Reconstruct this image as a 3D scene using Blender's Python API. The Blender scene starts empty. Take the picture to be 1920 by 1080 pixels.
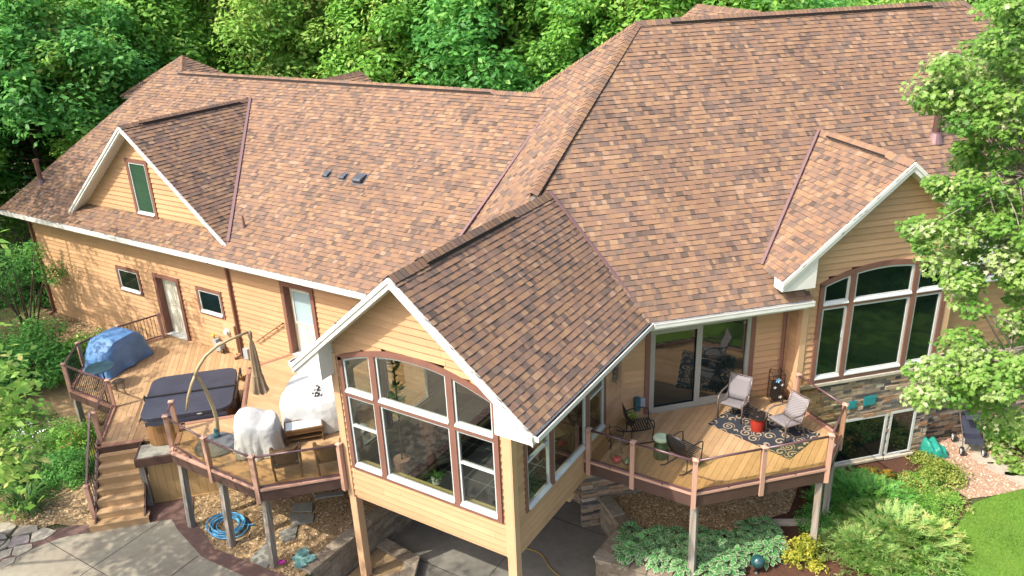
import bpy, bmesh, math, random
import numpy as np
from mathutils import Vector, Matrix, noise, geometry
random.seed(7); np.random.seed(7)
C = bpy.context.scene
# ------------------------------------------------------------------ camera, sky, sun, exposure
cam = bpy.data.objects.new('camera', bpy.data.cameras.new('camera')); C.collection.objects.link(cam)
pit, rol, yaw = [math.radians(a) for a in (-22.741, -2.425, -32.501)]
fwd = Vector((math.sin(yaw)*math.cos(pit), math.cos(yaw)*math.cos(pit), math.sin(pit)))
rgt = Vector((math.cos(yaw), -math.sin(yaw), 0)); upv = rgt.cross(fwd)
r2 = rgt*math.cos(rol) + upv*math.sin(rol); u2 = -rgt*math.sin(rol) + upv*math.cos(rol)
CAM = Vector((9.46, -11.007, 11.03))
cam.matrix_world = Matrix(((r2.x, u2.x, -fwd.x, CAM.x), (r2.y, u2.y, -fwd.y, CAM.y), (r2.z, u2.z, -fwd.z, CAM.z), (0, 0, 0, 1)))
cam.data.sensor_width = 36; cam.data.lens = 1507.345/1920*36; cam.data.clip_end = 3000
C.camera = cam
TOSUN = Vector((-.42, -.78, 1.0)).normalized()
w = bpy.data.worlds.new('World'); C.world = w; w.use_nodes = True
nt = w.node_tree; bg = nt.nodes['Background']
sky = nt.nodes.new('ShaderNodeTexSky'); sky.sky_type = 'NISHITA'; sky.sun_disc = False
sky.sun_elevation = math.asin(TOSUN.z); sky.sun_rotation = math.atan2(TOSUN.x, TOSUN.y)
sky.air_density = 0.8; sky.dust_density = 4.0; sky.ozone_density = 0.3
nt.links.new(sky.outputs[0], bg.inputs[0]); bg.inputs[1].default_value = 0.15
sun = bpy.data.objects.new('sun', bpy.data.lights.new('sun', 'SUN')); C.collection.objects.link(sun)
sun.data.energy = 2.55; sun.data.angle = math.radians(0.6); sun.data.color = (1.0, .93, .82)
sun.rotation_euler = (-TOSUN).to_track_quat('-Z', 'Y').to_euler()
vs = C.view_settings; vs.view_transform = 'Standard'; vs.look = 'None'; vs.gamma = 1; vs.use_curve_mapping = False
vs.exposure = 1.37
C.cycles.max_bounces = 8; C.cycles.transparent_max_bounces = 24; C.cycles.diffuse_bounces = 3; C.cycles.glossy_bounces = 3
C.cycles.sample_clamp_indirect = 4; C.cycles.caustics_reflective = False; C.cycles.caustics_refractive = False

# ------------------------------------------------------------------ mesh helpers
R2 = 2**-.5
class Fr:
    """a local frame: call it with local coordinates to get world coordinates"""
    def __init__(s, o=(0,0,0), ax=(1,0,0), ay=(0,1,0), az=(0,0,1)):
        s.o, s.ax, s.ay, s.az = Vector(o), Vector(ax), Vector(ay), Vector(az)
    def __call__(s, x, y, z): return s.o + s.ax*x + s.ay*y + s.az*z
def rotf(o, deg):
    a = math.radians(deg); return Fr(o, (math.cos(a), math.sin(a), 0), (-math.sin(a), math.cos(a), 0))
def facef(o, front):
    """frame whose -y axis points along front (a thing facing that way)"""
    f = Vector((front[0], front[1], 0)).normalized(); return Fr(o, (-f.y, f.x, 0), (-f.x, -f.y, 0))
W = Fr(); U = Fr((0,0,0), (R2,R2,0), (-R2,R2,0))
def UV(u, v, z=0): return U(u, v, z)
class MB:
    def __init__(s): s.v=[]; s.f=[]; s.m=[]; s.t=[]
    def face(s, pts, m=0, t=0.):
        n = len(s.v); s.v.extend([tuple(p) for p in pts]); s.f.append(tuple(range(n, n+len(pts)))); s.m.append(m); s.t.append(t)
    def add(s, vs, fs, m=0, t=0.):
        n = len(s.v); s.v.extend([tuple(p) for p in vs])
        for f in fs: s.f.append(tuple(n+i for i in f)); s.m.append(m); s.t.append(t)
    def box(s, F, x0, x1, y0, y1, z0, z1, m=0, t=0.):
        P = [F(x,y,z) for z in (z0,z1) for y in (y0,y1) for x in (x0,x1)]
        s.add(P, [(0,2,3,1),(4,5,7,6),(0,1,5,4),(2,6,7,3),(0,4,6,2),(1,3,7,5)], m, t); return s
    def beam(s, p0, p1, w, h, m=0, t=0., up=(0,0,1)):
        p0, p1 = Vector(p0), Vector(p1); d = p1-p0; L = d.length; d.normalize(); upv = Vector(up)
        if abs(d.dot(upv)) > .98: upv = Vector((0,1,0))
        sx = d.cross(upv).normalized(); sz = sx.cross(d)
        return s.box(Fr(p0, d, sx, sz), 0, L, -w/2, w/2, -h/2, h/2, m, t)
    def prism(s, F, poly, z0, z1, m=0, t=0., mt=None):
        n = len(poly); P = [F(x,y,z0) for x,y in poly] + [F(x,y,z1) for x,y in poly]
        s.add(P, [tuple(range(n-1,-1,-1))], m, t); 
        s.add(P, [tuple(range(n,2*n))], m if mt is None else mt, t)
        s.add(P, [(i,(i+1)%n,n+(i+1)%n,n+i) for i in range(n)], m, t); return s
    def tube(s, pts, r, m=0, n=8, t=0., cap=True):
        pts = [Vector(p) for p in pts]; rs = r if isinstance(r,(list,tuple)) else [r]*len(pts); rings=[]; prev=None
        for i,p in enumerate(pts):
            d = (pts[min(i+1,len(pts)-1)]-pts[max(i-1,0)]).normalized()
            if prev is None:
                a = Vector((0,0,1)) if abs(d.z)<.9 else Vector((1,0,0)); a = (a-d*a.dot(d)).normalized()
            else: a = (prev-d*prev.dot(d)).normalized()
            prev = a; b = d.cross(a); rings.append([p+(a*math.cos(2*math.pi*k/n)+b*math.sin(2*math.pi*k/n))*rs[i] for k in range(n)])
        V = [q for R in rings for q in R]; L = len(rings)
        fs = [(i*n+k, i*n+(k+1)%n, (i+1)*n+(k+1)%n, (i+1)*n+k) for i in range(L-1) for k in range(n)]
        if cap: fs += [tuple(range(n-1,-1,-1)), tuple((L-1)*n+k for k in range(n))]
        s.add(V, fs, m, t); return s
    def lathe(s, F, prof, n=16, m=0, t=0., caps=True):
        V = [F(r*math.cos(2*math.pi*k/n), r*math.sin(2*math.pi*k/n), z) for r,z in prof for k in range(n)]; L=len(prof)
        fs = [(i*n+k, i*n+(k+1)%n, (i+1)*n+(k+1)%n, (i+1)*n+k) for i in range(L-1) for k in range(n)]
        if caps: fs += [tuple(range(n-1,-1,-1)), tuple((L-1)*n+k for k in range(n))]
        s.add(V, fs, m, t); return s
    def build(s, name, mats, parent=None, smooth=False, bevel=0, fix=True):
        me = bpy.data.meshes.new(name); me.from_pydata(s.v, [], s.f)
        mats = mats if isinstance(mats,(list,tuple)) else [mats]
        for m in mats: me.materials.append(m)
        me.polygons.foreach_set('material_index', s.m)
        a = me.attributes.new('tone', 'FLOAT', 'FACE'); a.data.foreach_set('value', s.t)
        if smooth: me.polygons.foreach_set('use_smooth', [True]*len(s.f))
        me.update()
        if fix and len(s.f) < 4000:
            b = bmesh.new(); b.from_mesh(me); bmesh.ops.remove_doubles(b, verts=b.verts, dist=1e-5) if smooth else None
            bmesh.ops.recalc_face_normals(b, faces=b.faces); b.to_mesh(me); b.free()
        o = bpy.data.objects.new(name, me); C.collection.objects.link(o)
        if parent: o.parent = parent; o.matrix_parent_inverse = parent.matrix_world.inverted()
        if bevel:
            md = o.modifiers.new('bevel', 'BEVEL'); md.width = bevel; md.segments = 2; md.limit_method = 'ANGLE'
        return o
def tag(o, label=None, cat=None, group=None, kind=None):
    if label: o['label'] = label
    if cat: o['category'] = cat
    if group: o['group'] = group
    if kind: o['kind'] = kind
    return o
def thing(name, label, cat, loc=(0,0,0), group=None):
    o = bpy.data.objects.new(name, None); C.collection.objects.link(o); o.location = loc; o.empty_display_size = .2
    o.matrix_world = Matrix.Translation(Vector(loc)); return tag(o, label, cat, group)
def struct(o): o['kind'] = 'structure'; return o
def dup(src, loc, rotz=0, sc=1, label=None):
    r = src.copy(); C.collection.objects.link(r); r.location = loc; r.rotation_euler = (0,0,rotz); r.scale = (sc,)*3 if not isinstance(sc,tuple) else sc
    for ch in src.children:
        c = ch.copy(); C.collection.objects.link(c); c.parent = r
        for g in ch.children:
            d = g.copy(); C.collection.objects.link(d); d.parent = c
    if label: r['label'] = label
    return r
def area2(p): return sum(p[i][0]*p[(i+1)%len(p)][1]-p[(i+1)%len(p)][0]*p[i][1] for i in range(len(p)))
def clip(sub, cv):
    if area2(cv) < 0: cv = cv[::-1]
    out = list(sub)
    for i in range(len(cv)):
        a, b = cv[i], cv[(i+1)%len(cv)]; inp = out; out = []
        if not inp: return []
        sd = lambda p: (b[0]-a[0])*(p[1]-a[1])-(b[1]-a[1])*(p[0]-a[0])
        for j in range(len(inp)):
            p, q = inp[j], inp[(j+1)%len(inp)]; sp, sq = sd(p), sd(q)
            if sp >= 0: out.append(p)
            if (sp >= 0) != (sq >= 0):
                k = sp/(sp-sq); out.append((p[0]+(q[0]-p[0])*k, p[1]+(q[1]-p[1])*k))
    res = []
    for p in out:
        if not res or abs(p[0]-res[-1][0])+abs(p[1]-res[-1][1]) > 1e-6: res.append(p)
    return res if len(res) > 2 else []
def inside(p, poly):
    x, y = p; c = False; n = len(poly)
    for i in range(n):
        (x1,y1),(x2,y2) = poly[i], poly[i-1]
        if (y1>y) != (y2>y) and x < (x2-x1)*(y-y1)/(y2-y1)+x1: c = not c
    return c
# ------------------------------------------------------------------ materials
def mat(name, col, rough=.6, metal=0, spec=.4, **k):
    """plain Principled with slight colour mottling (mott), bump, and optional tone ramp"""
    m = bpy.data.materials.new(name); m.use_nodes = True; N = m.node_tree.nodes; Lk = m.node_tree.links.new
    p = N['Principled BSDF']; p.inputs['Roughness'].default_value = rough; p.inputs['Metallic'].default_value = metal
    p.inputs['Specular IOR Level'].default_value = spec
    tc = N.new('ShaderNodeTexCoord'); src = None
    if 'ramp' in k:
        at = N.new('ShaderNodeAttribute'); at.attribute_name = 'tone'; rp = N.new('ShaderNodeValToRGB'); e = rp.color_ramp.elements
        rp.color_ramp.interpolation = k.get('interp', 'LINEAR')
        while len(e) < len(k['ramp']): e.new(.5)
        for i,(pos,c) in enumerate(k['ramp']): e[i].position = pos; e[i].color = (*c,1)
        Lk(at.outputs['Fac'], rp.inputs[0]); src = rp.outputs[0]
    else:
        rgb = N.new('ShaderNodeRGB'); rgb.outputs[0].default_value = (*col,1); src = rgb.outputs[0]
    def mott(src, scale, amt, col2=None, detail=4, stretch=None, lo=.35, hi=.65):
        nz = N.new('ShaderNodeTexNoise'); nz.inputs['Scale'].default_value = scale; nz.inputs['Detail'].default_value = detail
        if stretch:
            mp = N.new('ShaderNodeMapping'); mp.inputs['Scale'].default_value = stretch
            if k.get('rot'): mp.inputs['Rotation'].default_value = (0,0,math.radians(k['rot']))
            Lk(tc.outputs['Object'], mp.inputs[0]); Lk(mp.outputs[0], nz.inputs['Vector'])
        else: Lk(tc.outputs['Object'], nz.inputs['Vector'])
        mr = N.new('ShaderNodeMapRange'); mr.inputs[1].default_value = lo; mr.inputs[2].default_value = hi
        Lk(nz.outputs[0], mr.inputs[0]); mx = N.new('ShaderNodeMix'); mx.data_type = 'RGBA'
        ml = N.new('ShaderNodeMath'); ml.operation = 'MULTIPLY'; ml.inputs[1].default_value = amt; Lk(mr.outputs[0], ml.inputs[0])
        Lk(ml.outputs[0], mx.inputs[0]); Lk(src, mx.inputs[6])
        if col2: mx.inputs[7].default_value = (*col2,1)
        else: mx.blend_type = 'MULTIPLY'; mx.inputs[7].default_value = (.45,.45,.45,1)
        return mx.outputs[2]
    for a in k.get('mott', []): src = mott(src, *a[:2], **(a[2] if len(a) > 2 else {}))
    Lk(src, p.inputs['Base Color'])
    if 'bump' in k:
        sc, st = k['bump'][:2]; nz = N.new('ShaderNodeTexNoise'); nz.inputs['Scale'].default_value = sc; nz.inputs['Detail'].default_value = 6
        if len(k['bump']) > 2:
            mp = N.new('ShaderNodeMapping'); mp.inputs['Scale'].default_value = k['bump'][2]; Lk(tc.outputs['Object'], mp.inputs[0]); Lk(mp.outputs[0], nz.inputs['Vector'])
        else: Lk(tc.outputs['Object'], nz.inputs['Vector'])
        b = N.new('ShaderNodeBump'); b.inputs['Strength'].default_value = st; b.inputs['Distance'].default_value = k.get('dist', .02)
        Lk(nz.outputs[0], b.inputs['Height']); Lk(b.outputs[0], p.inputs['Normal'])
    if k.get('trans'):
        tr = N.new('ShaderNodeBsdfTranslucent'); Lk(src, tr.inputs[0]); ms = N.new('ShaderNodeMixShader'); ms.inputs[0].default_value = k['trans']
        Lk(p.outputs[0], ms.inputs[1]); Lk(tr.outputs[0], ms.inputs[2]); Lk(ms.outputs[0], N['Material Output'].inputs[0])
    return m
def glass(name, tint, base=.05, rough=.0, wave=0):
    """see-through glass: tinted transmission plus a mirror layer that grows towards grazing angles"""
    m = bpy.data.materials.new(name); m.use_nodes = True; N = m.node_tree.nodes; Lk = m.node_tree.links.new; N.remove(N['Principled BSDF'])
    t = N.new('ShaderNodeBsdfTransparent'); t.inputs[0].default_value = (*tint,1); g = N.new('ShaderNodeBsdfGlossy'); g.inputs['Roughness'].default_value = rough
    lw = N.new('ShaderNodeLayerWeight'); lw.inputs[0].default_value = .5; pw = N.new('ShaderNodeMath'); pw.operation = 'POWER'; pw.inputs[1].default_value = 4
    ma = N.new('ShaderNodeMath'); ma.operation = 'MULTIPLY_ADD'; ma.inputs[1].default_value = .8; ma.inputs[2].default_value = base
    ms = N.new('ShaderNodeMixShader'); Lk(lw.outputs['Facing'], pw.inputs[0]); Lk(pw.outputs[0], ma.inputs[0]); Lk(ma.outputs[0], ms.inputs[0])
    Lk(t.outputs[0], ms.inputs[1]); Lk(g.outputs[0], ms.inputs[2]); Lk(ms.outputs[0], N['Material Output'].inputs[0]); return m
M = {}
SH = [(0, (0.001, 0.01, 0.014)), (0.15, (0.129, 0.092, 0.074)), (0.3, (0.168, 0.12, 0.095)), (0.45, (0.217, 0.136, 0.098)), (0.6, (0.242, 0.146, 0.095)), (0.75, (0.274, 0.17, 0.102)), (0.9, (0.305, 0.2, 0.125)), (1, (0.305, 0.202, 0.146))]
M['shingle'] = mat('shingle', None, .9, spec=.15, ramp=SH, mott=[(90,.35,dict(detail=2)),(.55,.22,dict(lo=.4,hi=.62))], bump=(160,.35), dist=.006)
SD = (.52,.312,.168)
M['siding'] = mat('siding', None, .6, ramp=[(0,tuple(x*.88 for x in SD)),(1,tuple(x*1.07 for x in SD))], spec=.3, mott=[(.8,.16),(9,.16,dict(stretch=(.2,.2,3)))], bump=(40,.12,(1,1,8)), dist=.004)
M['trim_tan'] = mat('trim_tan', (.53,.335,.19), .6, mott=[(2,.14)])
M['brown'] = mat('brown_trim', (.20,.095,.07), .55, mott=[(5,.3,dict(stretch=(1,1,.25)))], bump=(50,.1), dist=.003)
M['white'] = mat('white_trim', (.70,.68,.63), .5, mott=[(3,.14),(.7,.12)])
M['sash'] = mat('sash_vinyl', (.50,.52,.50), .45, mott=[(6,.12)])
M['soffit'] = mat('soffit', (.62,.60,.55), .6)
M['gutter'] = mat('gutter_white', (.68,.67,.63), .35, spec=.5, mott=[(2.5,.22,dict(stretch=(1,1,1)))])
M['flash'] = mat('valley_flashing', (.2,.12,.12), .4, metal=.3, spec=.5)
M['deck'] = mat('deck_board', None, .6, spec=.3, ramp=[(0,(.36,.23,.12)),(.5,(.41,.265,.14)),(1,(.46,.30,.165))], mott=[(3,.2),(30,.18,dict(stretch=(.12,1,1)))])
M['deckdk'] = mat('border_board', (.30,.16,.11), .6, mott=[(4,.25)])
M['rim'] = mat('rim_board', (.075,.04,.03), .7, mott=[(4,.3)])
M['post'] = mat('post_sleeve', (.46,.27,.20), .55, mott=[(6,.18,dict(stretch=(1,1,.2)))])
M['rail'] = mat('purple_brown_rail', (.10,.05,.055), .35, spec=.6, mott=[(7,.2)])
M['black'] = mat('black_metal', (.012,.012,.013), .4, spec=.5)
M['cutout'] = mat('post_cap_recess', (.02,.014,.012), .8)
M['wood_grey'] = mat('weathered_post', (.30,.29,.26), .85, mott=[(5,.75,dict(stretch=(3,3,.12),col2=(.09,.08,.065))),(2.2,.3,dict(col2=(.33,.2,.11)))], bump=(18,.5,(1,1,.08)), dist=.012)
M['skirt'] = mat('skirt_board', (.42,.27,.12), .7, mott=[(3,.25,dict(stretch=(1,1,.15)))])
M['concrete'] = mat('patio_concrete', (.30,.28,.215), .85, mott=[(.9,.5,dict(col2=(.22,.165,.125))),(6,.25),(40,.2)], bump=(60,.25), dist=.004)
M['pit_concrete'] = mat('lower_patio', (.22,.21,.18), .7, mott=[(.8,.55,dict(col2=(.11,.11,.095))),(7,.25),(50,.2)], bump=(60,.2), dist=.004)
M['border'] = mat('stamped_border', (.15,.085,.068), .8, mott=[(3,.4,dict(col2=(.1,.07,.07))),(20,.3)], bump=(20,.4), dist=.006)
M['gravel'] = mat('gravel_bed', (.43,.3,.155), .95, mott=[(55,.75,dict(detail=2,col2=(.15,.095,.05))),(70,.4,dict(col2=(.45,.33,.19))),(1.1,.3)], bump=(60,1.0), dist=.03)
M['pebble'] = mat('pebble', None, .8, ramp=[(0,(.11,.065,.03)),(.3,(.27,.17,.08)),(.6,(.42,.29,.15)),(.85,(.54,.4,.23)),(1,(.62,.53,.38))])
M['pebble2'] = mat('pink_pebble', None, .8, ramp=[(0,(.26,.15,.1)),(.4,(.44,.27,.18)),(.8,(.56,.38,.27)),(1,(.66,.52,.42))])
M['mulch'] = mat('mulch', (.12,.05,.028), .95, mott=[(40,.8,dict(col2=(.04,.02,.012))),(3,.3)], bump=(50,1), dist=.03)
M['slate'] = mat('slate_slab', (.27,.26,.22), .8, mott=[(3,.5,dict(col2=(.16,.17,.15))),(14,.3)], bump=(15,.4), dist=.012)
M['flag'] = mat('flagstone', None, .85, ramp=[(0,(.36,.32,.25)),(.5,(.44,.39,.31)),(1,(.30,.25,.25))], mott=[(4,.45,dict(col2=(.22,.2,.18))),(18,.3)], bump=(12,.5), dist=.015)
M['block'] = mat('retaining_block', None, .95, ramp=[(0,(.20,.16,.115)),(.5,(.27,.22,.16)),(1,(.33,.28,.21))], mott=[(9,.4),(45,.3)], bump=(22,.8), dist=.02)
M['veneer'] = mat('ledge_stone', None, .85, ramp=[(0,(.07,.068,.07)),(.2,(.18,.16,.14)),(.45,(.31,.24,.17)),(.7,(.43,.33,.22)),(.88,(.33,.17,.09)),(1,(.54,.48,.39))], mott=[(8,.4),(40,.3)], bump=(25,.7), dist=.015)
M['ledge'] = mat('stone_sill', (.46,.41,.33), .85, mott=[(8,.3)], bump=(25,.4), dist=.01)
M['ground'] = mat('soil_and_turf', (.055,.085,.025), .95, mott=[(.5,.6,dict(col2=(.09,.07,.035))),(12,.5)], bump=(20,.8), dist=.05)
M['lawn'] = mat('lawn_soil', (.12,.25,.03), .95, mott=[(1.1,.45,dict(col2=(.1,.17,.03))),(30,.4)], bump=(40,.8), dist=.03)
M['grass'] = mat('grass_blade', None, .7, spec=.2, ramp=[(0,(.09,.2,.02)),(.6,(.18,.33,.035)),(1,(.28,.4,.06))], trans=.4)
def leafmat(name, cols, trans=.48, rough=.5, spec=.35):
    n = len(cols); return mat(name, None, rough, spec=spec, ramp=[(i/(n-1),c) for i,c in enumerate(cols)], trans=trans)
M['leafA'] = leafmat('leaf_mid_green', [(0.089, 0.246, 0.042), (0.177, 0.409, 0.065), (0.283, 0.542, 0.09), (0.442, 0.55, 0.139)])
M['leafB'] = leafmat('leaf_light_green', [(0.137, 0.305, 0.053), (0.255, 0.495, 0.084), (0.391, 0.55, 0.129), (0.578, 0.55, 0.212)])
M['leafC'] = leafmat('leaf_deep_green', [(0.062, 0.215, 0.055), (0.107, 0.324, 0.069), (0.178, 0.467, 0.093), (0.3, 0.55, 0.14)])
M['leafM'] = leafmat('leaf_maple', [(0.07, 0.192, 0.027), (0.13, 0.278, 0.041), (0.2, 0.355, 0.063), (0.31, 0.422, 0.126), (0.5, 0.518, 0.342)], .45)
M['leafO'] = leafmat('leaf_orange_maple', [(.08,.2,.03),(.14,.27,.04),(.4,.28,.05),(.5,.2,.05)])
M['leafY'] = leafmat('leaf_yellow_green', [(.18,.26,.03),(.34,.38,.04),(.5,.47,.06),(.6,.55,.12)])
M['leafF'] = leafmat('leaf_feather', [(.14,.3,.07),(.22,.42,.11),(.32,.5,.15),(.46,.5,.18)])
M['leafV'] = leafmat('leaf_variegated', [(.07,.18,.03),(.2,.3,.05),(.42,.46,.1),(.6,.58,.2)])
M['blade'] = leafmat('leaf_strap', [(.04,.13,.03),(.08,.2,.04),(.16,.29,.07)])
M['bark'] = mat('bark', (.11,.08,.055), .95, mott=[(8,.6,dict(stretch=(2,2,.3)))], bump=(20,1,(2,2,.3)), dist=.03)
M['bark_pale'] = mat('bark_pale', (.3,.25,.2), .9, mott=[(8,.5,dict(stretch=(2,2,.3)))], bump=(25,.6), dist=.02)
M['g_clear'] = glass('window_glass', (.60,.65,.60), .18)
M['g_amber'] = glass('smoked_amber_glass', (.95,.92,.82), .03)
def darkglass(name, col=(.004,.010,.008), ior=1.6):
    m = mat(name, col, .015, spec=.5, bump=(1.6,.05), dist=.06); m.node_tree.nodes['Principled BSDF'].inputs['IOR'].default_value = ior; return m
M['g_dark'] = darkglass('dark_window_glass')
M['g_slider'] = darkglass('patio_door_glass', (.008,.016,.015), 1.9)
M['screen'] = mat('insect_screen', (.02,.035,.035), .25, spec=.6)
M['blind'] = mat('green_shade', (.03,.075,.045), .12, spec=.8, mott=[(25,.3,dict(stretch=(.1,.1,1)))])
# ------------------------------------------------------------------ the house
house = thing('house', 'sprawling tan lap sided house with brown shingle hip roofs and white gutters', 'house')
Fg = Fr((0,3.87,0), (1,0,0), (0,-1,0))            # garage wing front wall
Fd = Fr((0,4.17,0), (1,0,0), (0,-1,0))            # dormer front
Fs = Fr((0,0,0), (1,0,0), (0,-1,0))               # sunroom front
Fsr = Fr((2.266,0,0), (0,1,0), (1,0,0))           # sunroom right side
Fsl = Fr((-2.266,0,0), (0,1,0), (-1,0,0))         # sunroom left side
Fm = Fr(UV(0,2.054), (R2,R2,0), (R2,-R2,0))       # main front wall
Fb = Fr(UV(0,1.522), (R2,R2,0), (R2,-R2,0))       # bay front wall
Fbl = Fr(UV(9.80,0), (-R2,R2,0), (-R2,-R2,0))     # bay left cheek (x = v)
Fbr = Fr(UV(14.03,0), (-R2,R2,0), (R2,R2,0))
def spans(x0, x1, zc, holes):
    sp = [(x0,x1)]
    for a,b,c,d in holes:
        if c < zc < d:
            n = []
            for p,q in sp:
                if b <= p or a >= q: n.append((p,q)); continue
                if a > p: n.append((p,a))
                if b < q: n.append((b,q))
            sp = n
    return sp
def siding(F, poly, holes=(), h=.165, m='siding', name='wall', mb=None):
    own = mb is None; mb = mb or MB(); jr = random.Random(len(poly)*31+int(abs(poly[0][0]*97)))
    xs = [p[0] for p in poly]; zs = [p[1] for p in poly]; z = min(zs)
    while z < max(zs):
        J = []; jx = min(xs)+jr.random()*3.6
        while jx < max(xs): J.append(jx); jx += jr.choice((2.4,3.0,3.66))
        sub = []
        for a,b in spans(min(xs), max(xs), z+h/2, holes):
            e = [a]+[j for j in J if a+.1 < j < b-.1]+[b]; sub += [(u+(.0025 if i else 0),v-(.0025 if i < len(e)-2 else 0)) for i,(u,v) in enumerate(zip(e,e[1:]))]
        for a,b in sub:
            tn = jr.random()
            g = .017; c = clip([(a,z+g),(b,z+g),(b,z+h),(a,z+h)], poly); k = clip([(a,z),(b,z),(b,z+h),(a,z+h)], poly)
            if k: mb.face([F(x,-.06,zz) for x,zz in k])
            if c:
                mb.face([F(x, .002+.031*(1-(zz-z)/h), zz) for x,zz in c], 0, tn)
                bt = sorted(x for x,zz in c if abs(zz-z-g) < 1e-4)
                if len(bt) > 1: mb.face([F(bt[0],-.05,z+g),F(bt[-1],-.05,z+g),F(bt[-1],.033,z+g),F(bt[0],.033,z+g)])
        z += h
    return mb.build(name, M[m], house, fix=False) if own else mb
def part(name, m, fn, parent=None, **k):
    mb = MB(); fn(mb); return mb.build(name, [M[x] for x in m] if isinstance(m,(list,tuple)) else M[m], parent or house, **k)
# ---- shingle roofs: every tab a thin raised slab, coloured tab by tab
def roof(O, Ud, Sd, poly, name='roof', under='soffit', th=.16, seed=0, holes=()):
    rnd = random.Random(seed); Ud, Sd = Vector(Ud).normalized(), Vector(Sd).normalized(); Nn = Ud.cross(Sd)
    if Nn.z < 0: Nn = -Nn
    F = Fr(O, Ud, Sd, Nn); mb = MB()
    if area2(poly) < 0: poly = poly[::-1]
    us = [p[0] for p in poly]; ss = [p[1] for p in poly]; ex = .143; s = min(ss)-.02; row = 0
    while s < max(ss):
        u = min(us)-rnd.random()*.9; last = .5
        cl = clip([(min(us)-1,s),(max(us)+1,s),(max(us)+1,s+ex),(min(us)-1,s+ex)], poly)
        if cl:
            ua, ub = min(p[0] for p in cl), max(p[0] for p in cl)
            while u < ub:
                wd = rnd.choice((.08,.1,.12,.14,.17,.2)); tooth = rnd.random() < .5
                if u+wd > ua:
                    q = [(u,s),(u+wd,s),(u+wd,s+ex+.01),(u,s+ex+.01)]; c = clip(q, poly)
                    if c:
                        r = rnd.random()
                        t = rnd.uniform(.12,.2) if r < .09 else rnd.uniform(.2,.36) if r < .29 else rnd.uniform(.38,.55) if r < .6 else rnd.uniform(.55,.8) if r < .92 else rnd.uniform(.8,1)
                        if rnd.random() < .15: t = .6*last+.4*t
                        last = t; hb = .021 if tooth else .010
                        H = lambda sv: hb*(1-(sv-s)/ex)+.0015
                        mb.face([F(x,y,H(y)) for x,y in c], 0, t)
                        bt = sorted(x for x,y in c if abs(y-s) < 1e-4)
                        if len(bt) > 1:
                            mb.face([F(bt[0],s,-.006),F(bt[-1],s,-.006),F(bt[-1],s,H(s)),F(bt[0],s,H(s))], 0, .06 if tooth else .16)  # dark butts: asphalt edge, plus the teeth's shadow line put into the tone
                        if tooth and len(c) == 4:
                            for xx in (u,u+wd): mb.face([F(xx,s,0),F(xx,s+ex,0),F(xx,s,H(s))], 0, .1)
                u += wd
        s += ex; row += 1
    mb.prism(F, poly, -th, -.004, 1, 0, None)
    return mb.build(name, [M['shingle'], M[under]], house, fix=False)
def caps(p0, p1, half, drop0, drop1, name='ridge_cap', seed=1, vent=None):
    """overlapping cap shingles along a ridge or hip, bent over both slopes; drop = how far each wing falls"""
    p0, p1 = Vector(p0), Vector(p1); d = p1-p0; L = d.length; d.normalize(); sx = d.cross(Vector((0,0,1))).normalized(); up = sx.cross(d); rnd = random.Random(seed); mb = MB(); k = 0
    step = .15
    while k*step < L:
        a, b = k*step, min(L, (k+1)*step+.02); t = rnd.choice((.3,.42,.5,.6,.66,.74)); o0, o1 = .034, .016
        if vent and vent[0] < a < vent[1]: o0 += .025; o1 += .025
        def pt(s, e, o): return p0+d*s+sx*e*half+up*(o-(drop0 if e < 0 else drop1)*abs(e))
        mb.face([pt(a,-1,o0),pt(a,0,o0+.01),pt(b,0,o1+.01),pt(b,-1,o1)], 0, t); mb.face([pt(a,0,o0+.01),pt(a,1,o0),pt(b,1,o1),pt(b,0,o1+.01)], 0, t)
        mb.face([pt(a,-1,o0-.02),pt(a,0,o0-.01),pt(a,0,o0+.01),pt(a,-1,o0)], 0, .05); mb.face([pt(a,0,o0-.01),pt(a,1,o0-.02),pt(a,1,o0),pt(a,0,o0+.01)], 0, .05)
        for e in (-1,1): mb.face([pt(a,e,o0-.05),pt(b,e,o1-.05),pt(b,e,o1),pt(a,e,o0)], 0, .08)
        k += 1
    if vent:
        for e in (-1,1):
            q = [p0+d*s+sx*e*half*.98+up*(.075-(drop0 if e<0 else drop1)) for s in vent]; mb.beam(q[0], q[1], .02, .035, 1)
    return mb.build(name, [M['shingle'], M['cutout']], house, fix=False)
def sl(m, S): return Vector((S[0], S[1], m)).normalized()
mL, mS, mM, mB, mD, mH = .631, .8385, .9036, .835, .80, .85
lenL = math.hypot(6.64, 4.19)
roof((0,3.33,2.89), (1,0,0), sl(mL,(0,1)), [(-22.12,0),(-2.9,0),(-1.5,lenL*.3),(-1.0,lenL),(-20.25,lenL)], seed=1)
roof((0,16.61,2.89), (1,0,0), sl(mL,(0,-1)), [(-22.12,0),(-1.0,0),(-1.0,lenL),(-20.25,lenL)], seed=2)
lh = math.hypot(1.87, 4.19); roof((-22.12,9.97,2.89), (0,1,0), Vector((1.87,0,4.19)), [(-6.64,0),(6.64,0),(0,lh)], seed=3)
caps((-20.3,9.97,7.08), (-1.2,9.97,7.08), .15, .09, .09, seed=4, vent=(1.2,16))
caps((-22.12,3.33,2.9), (-20.25,9.97,7.08), .13, .12, .07, seed=5); caps((-20.25,9.97,7.08),(-22.12,16.61,2.9), .13, .12, .07, seed=6)
lenM = math.hypot(6.73, 6.081); kM = lenM/6.73
for pl,sd_ in (([(5.3,0),(9.86,0),(9.86,1.144),(4.776,1.144)],11),([(14.35,0),(25.7,0),(24.8,1.144),(14.35,1.144)],19),([(4.776,1.144),(24.8,1.144),(18.6,lenM),(7.854,lenM),(3.7,2.6*kM)],10)):
    roof(UV(0,1.3,2.944), (R2,R2,0), sl(mM,(-R2,R2)), pl, seed=sd_)
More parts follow.
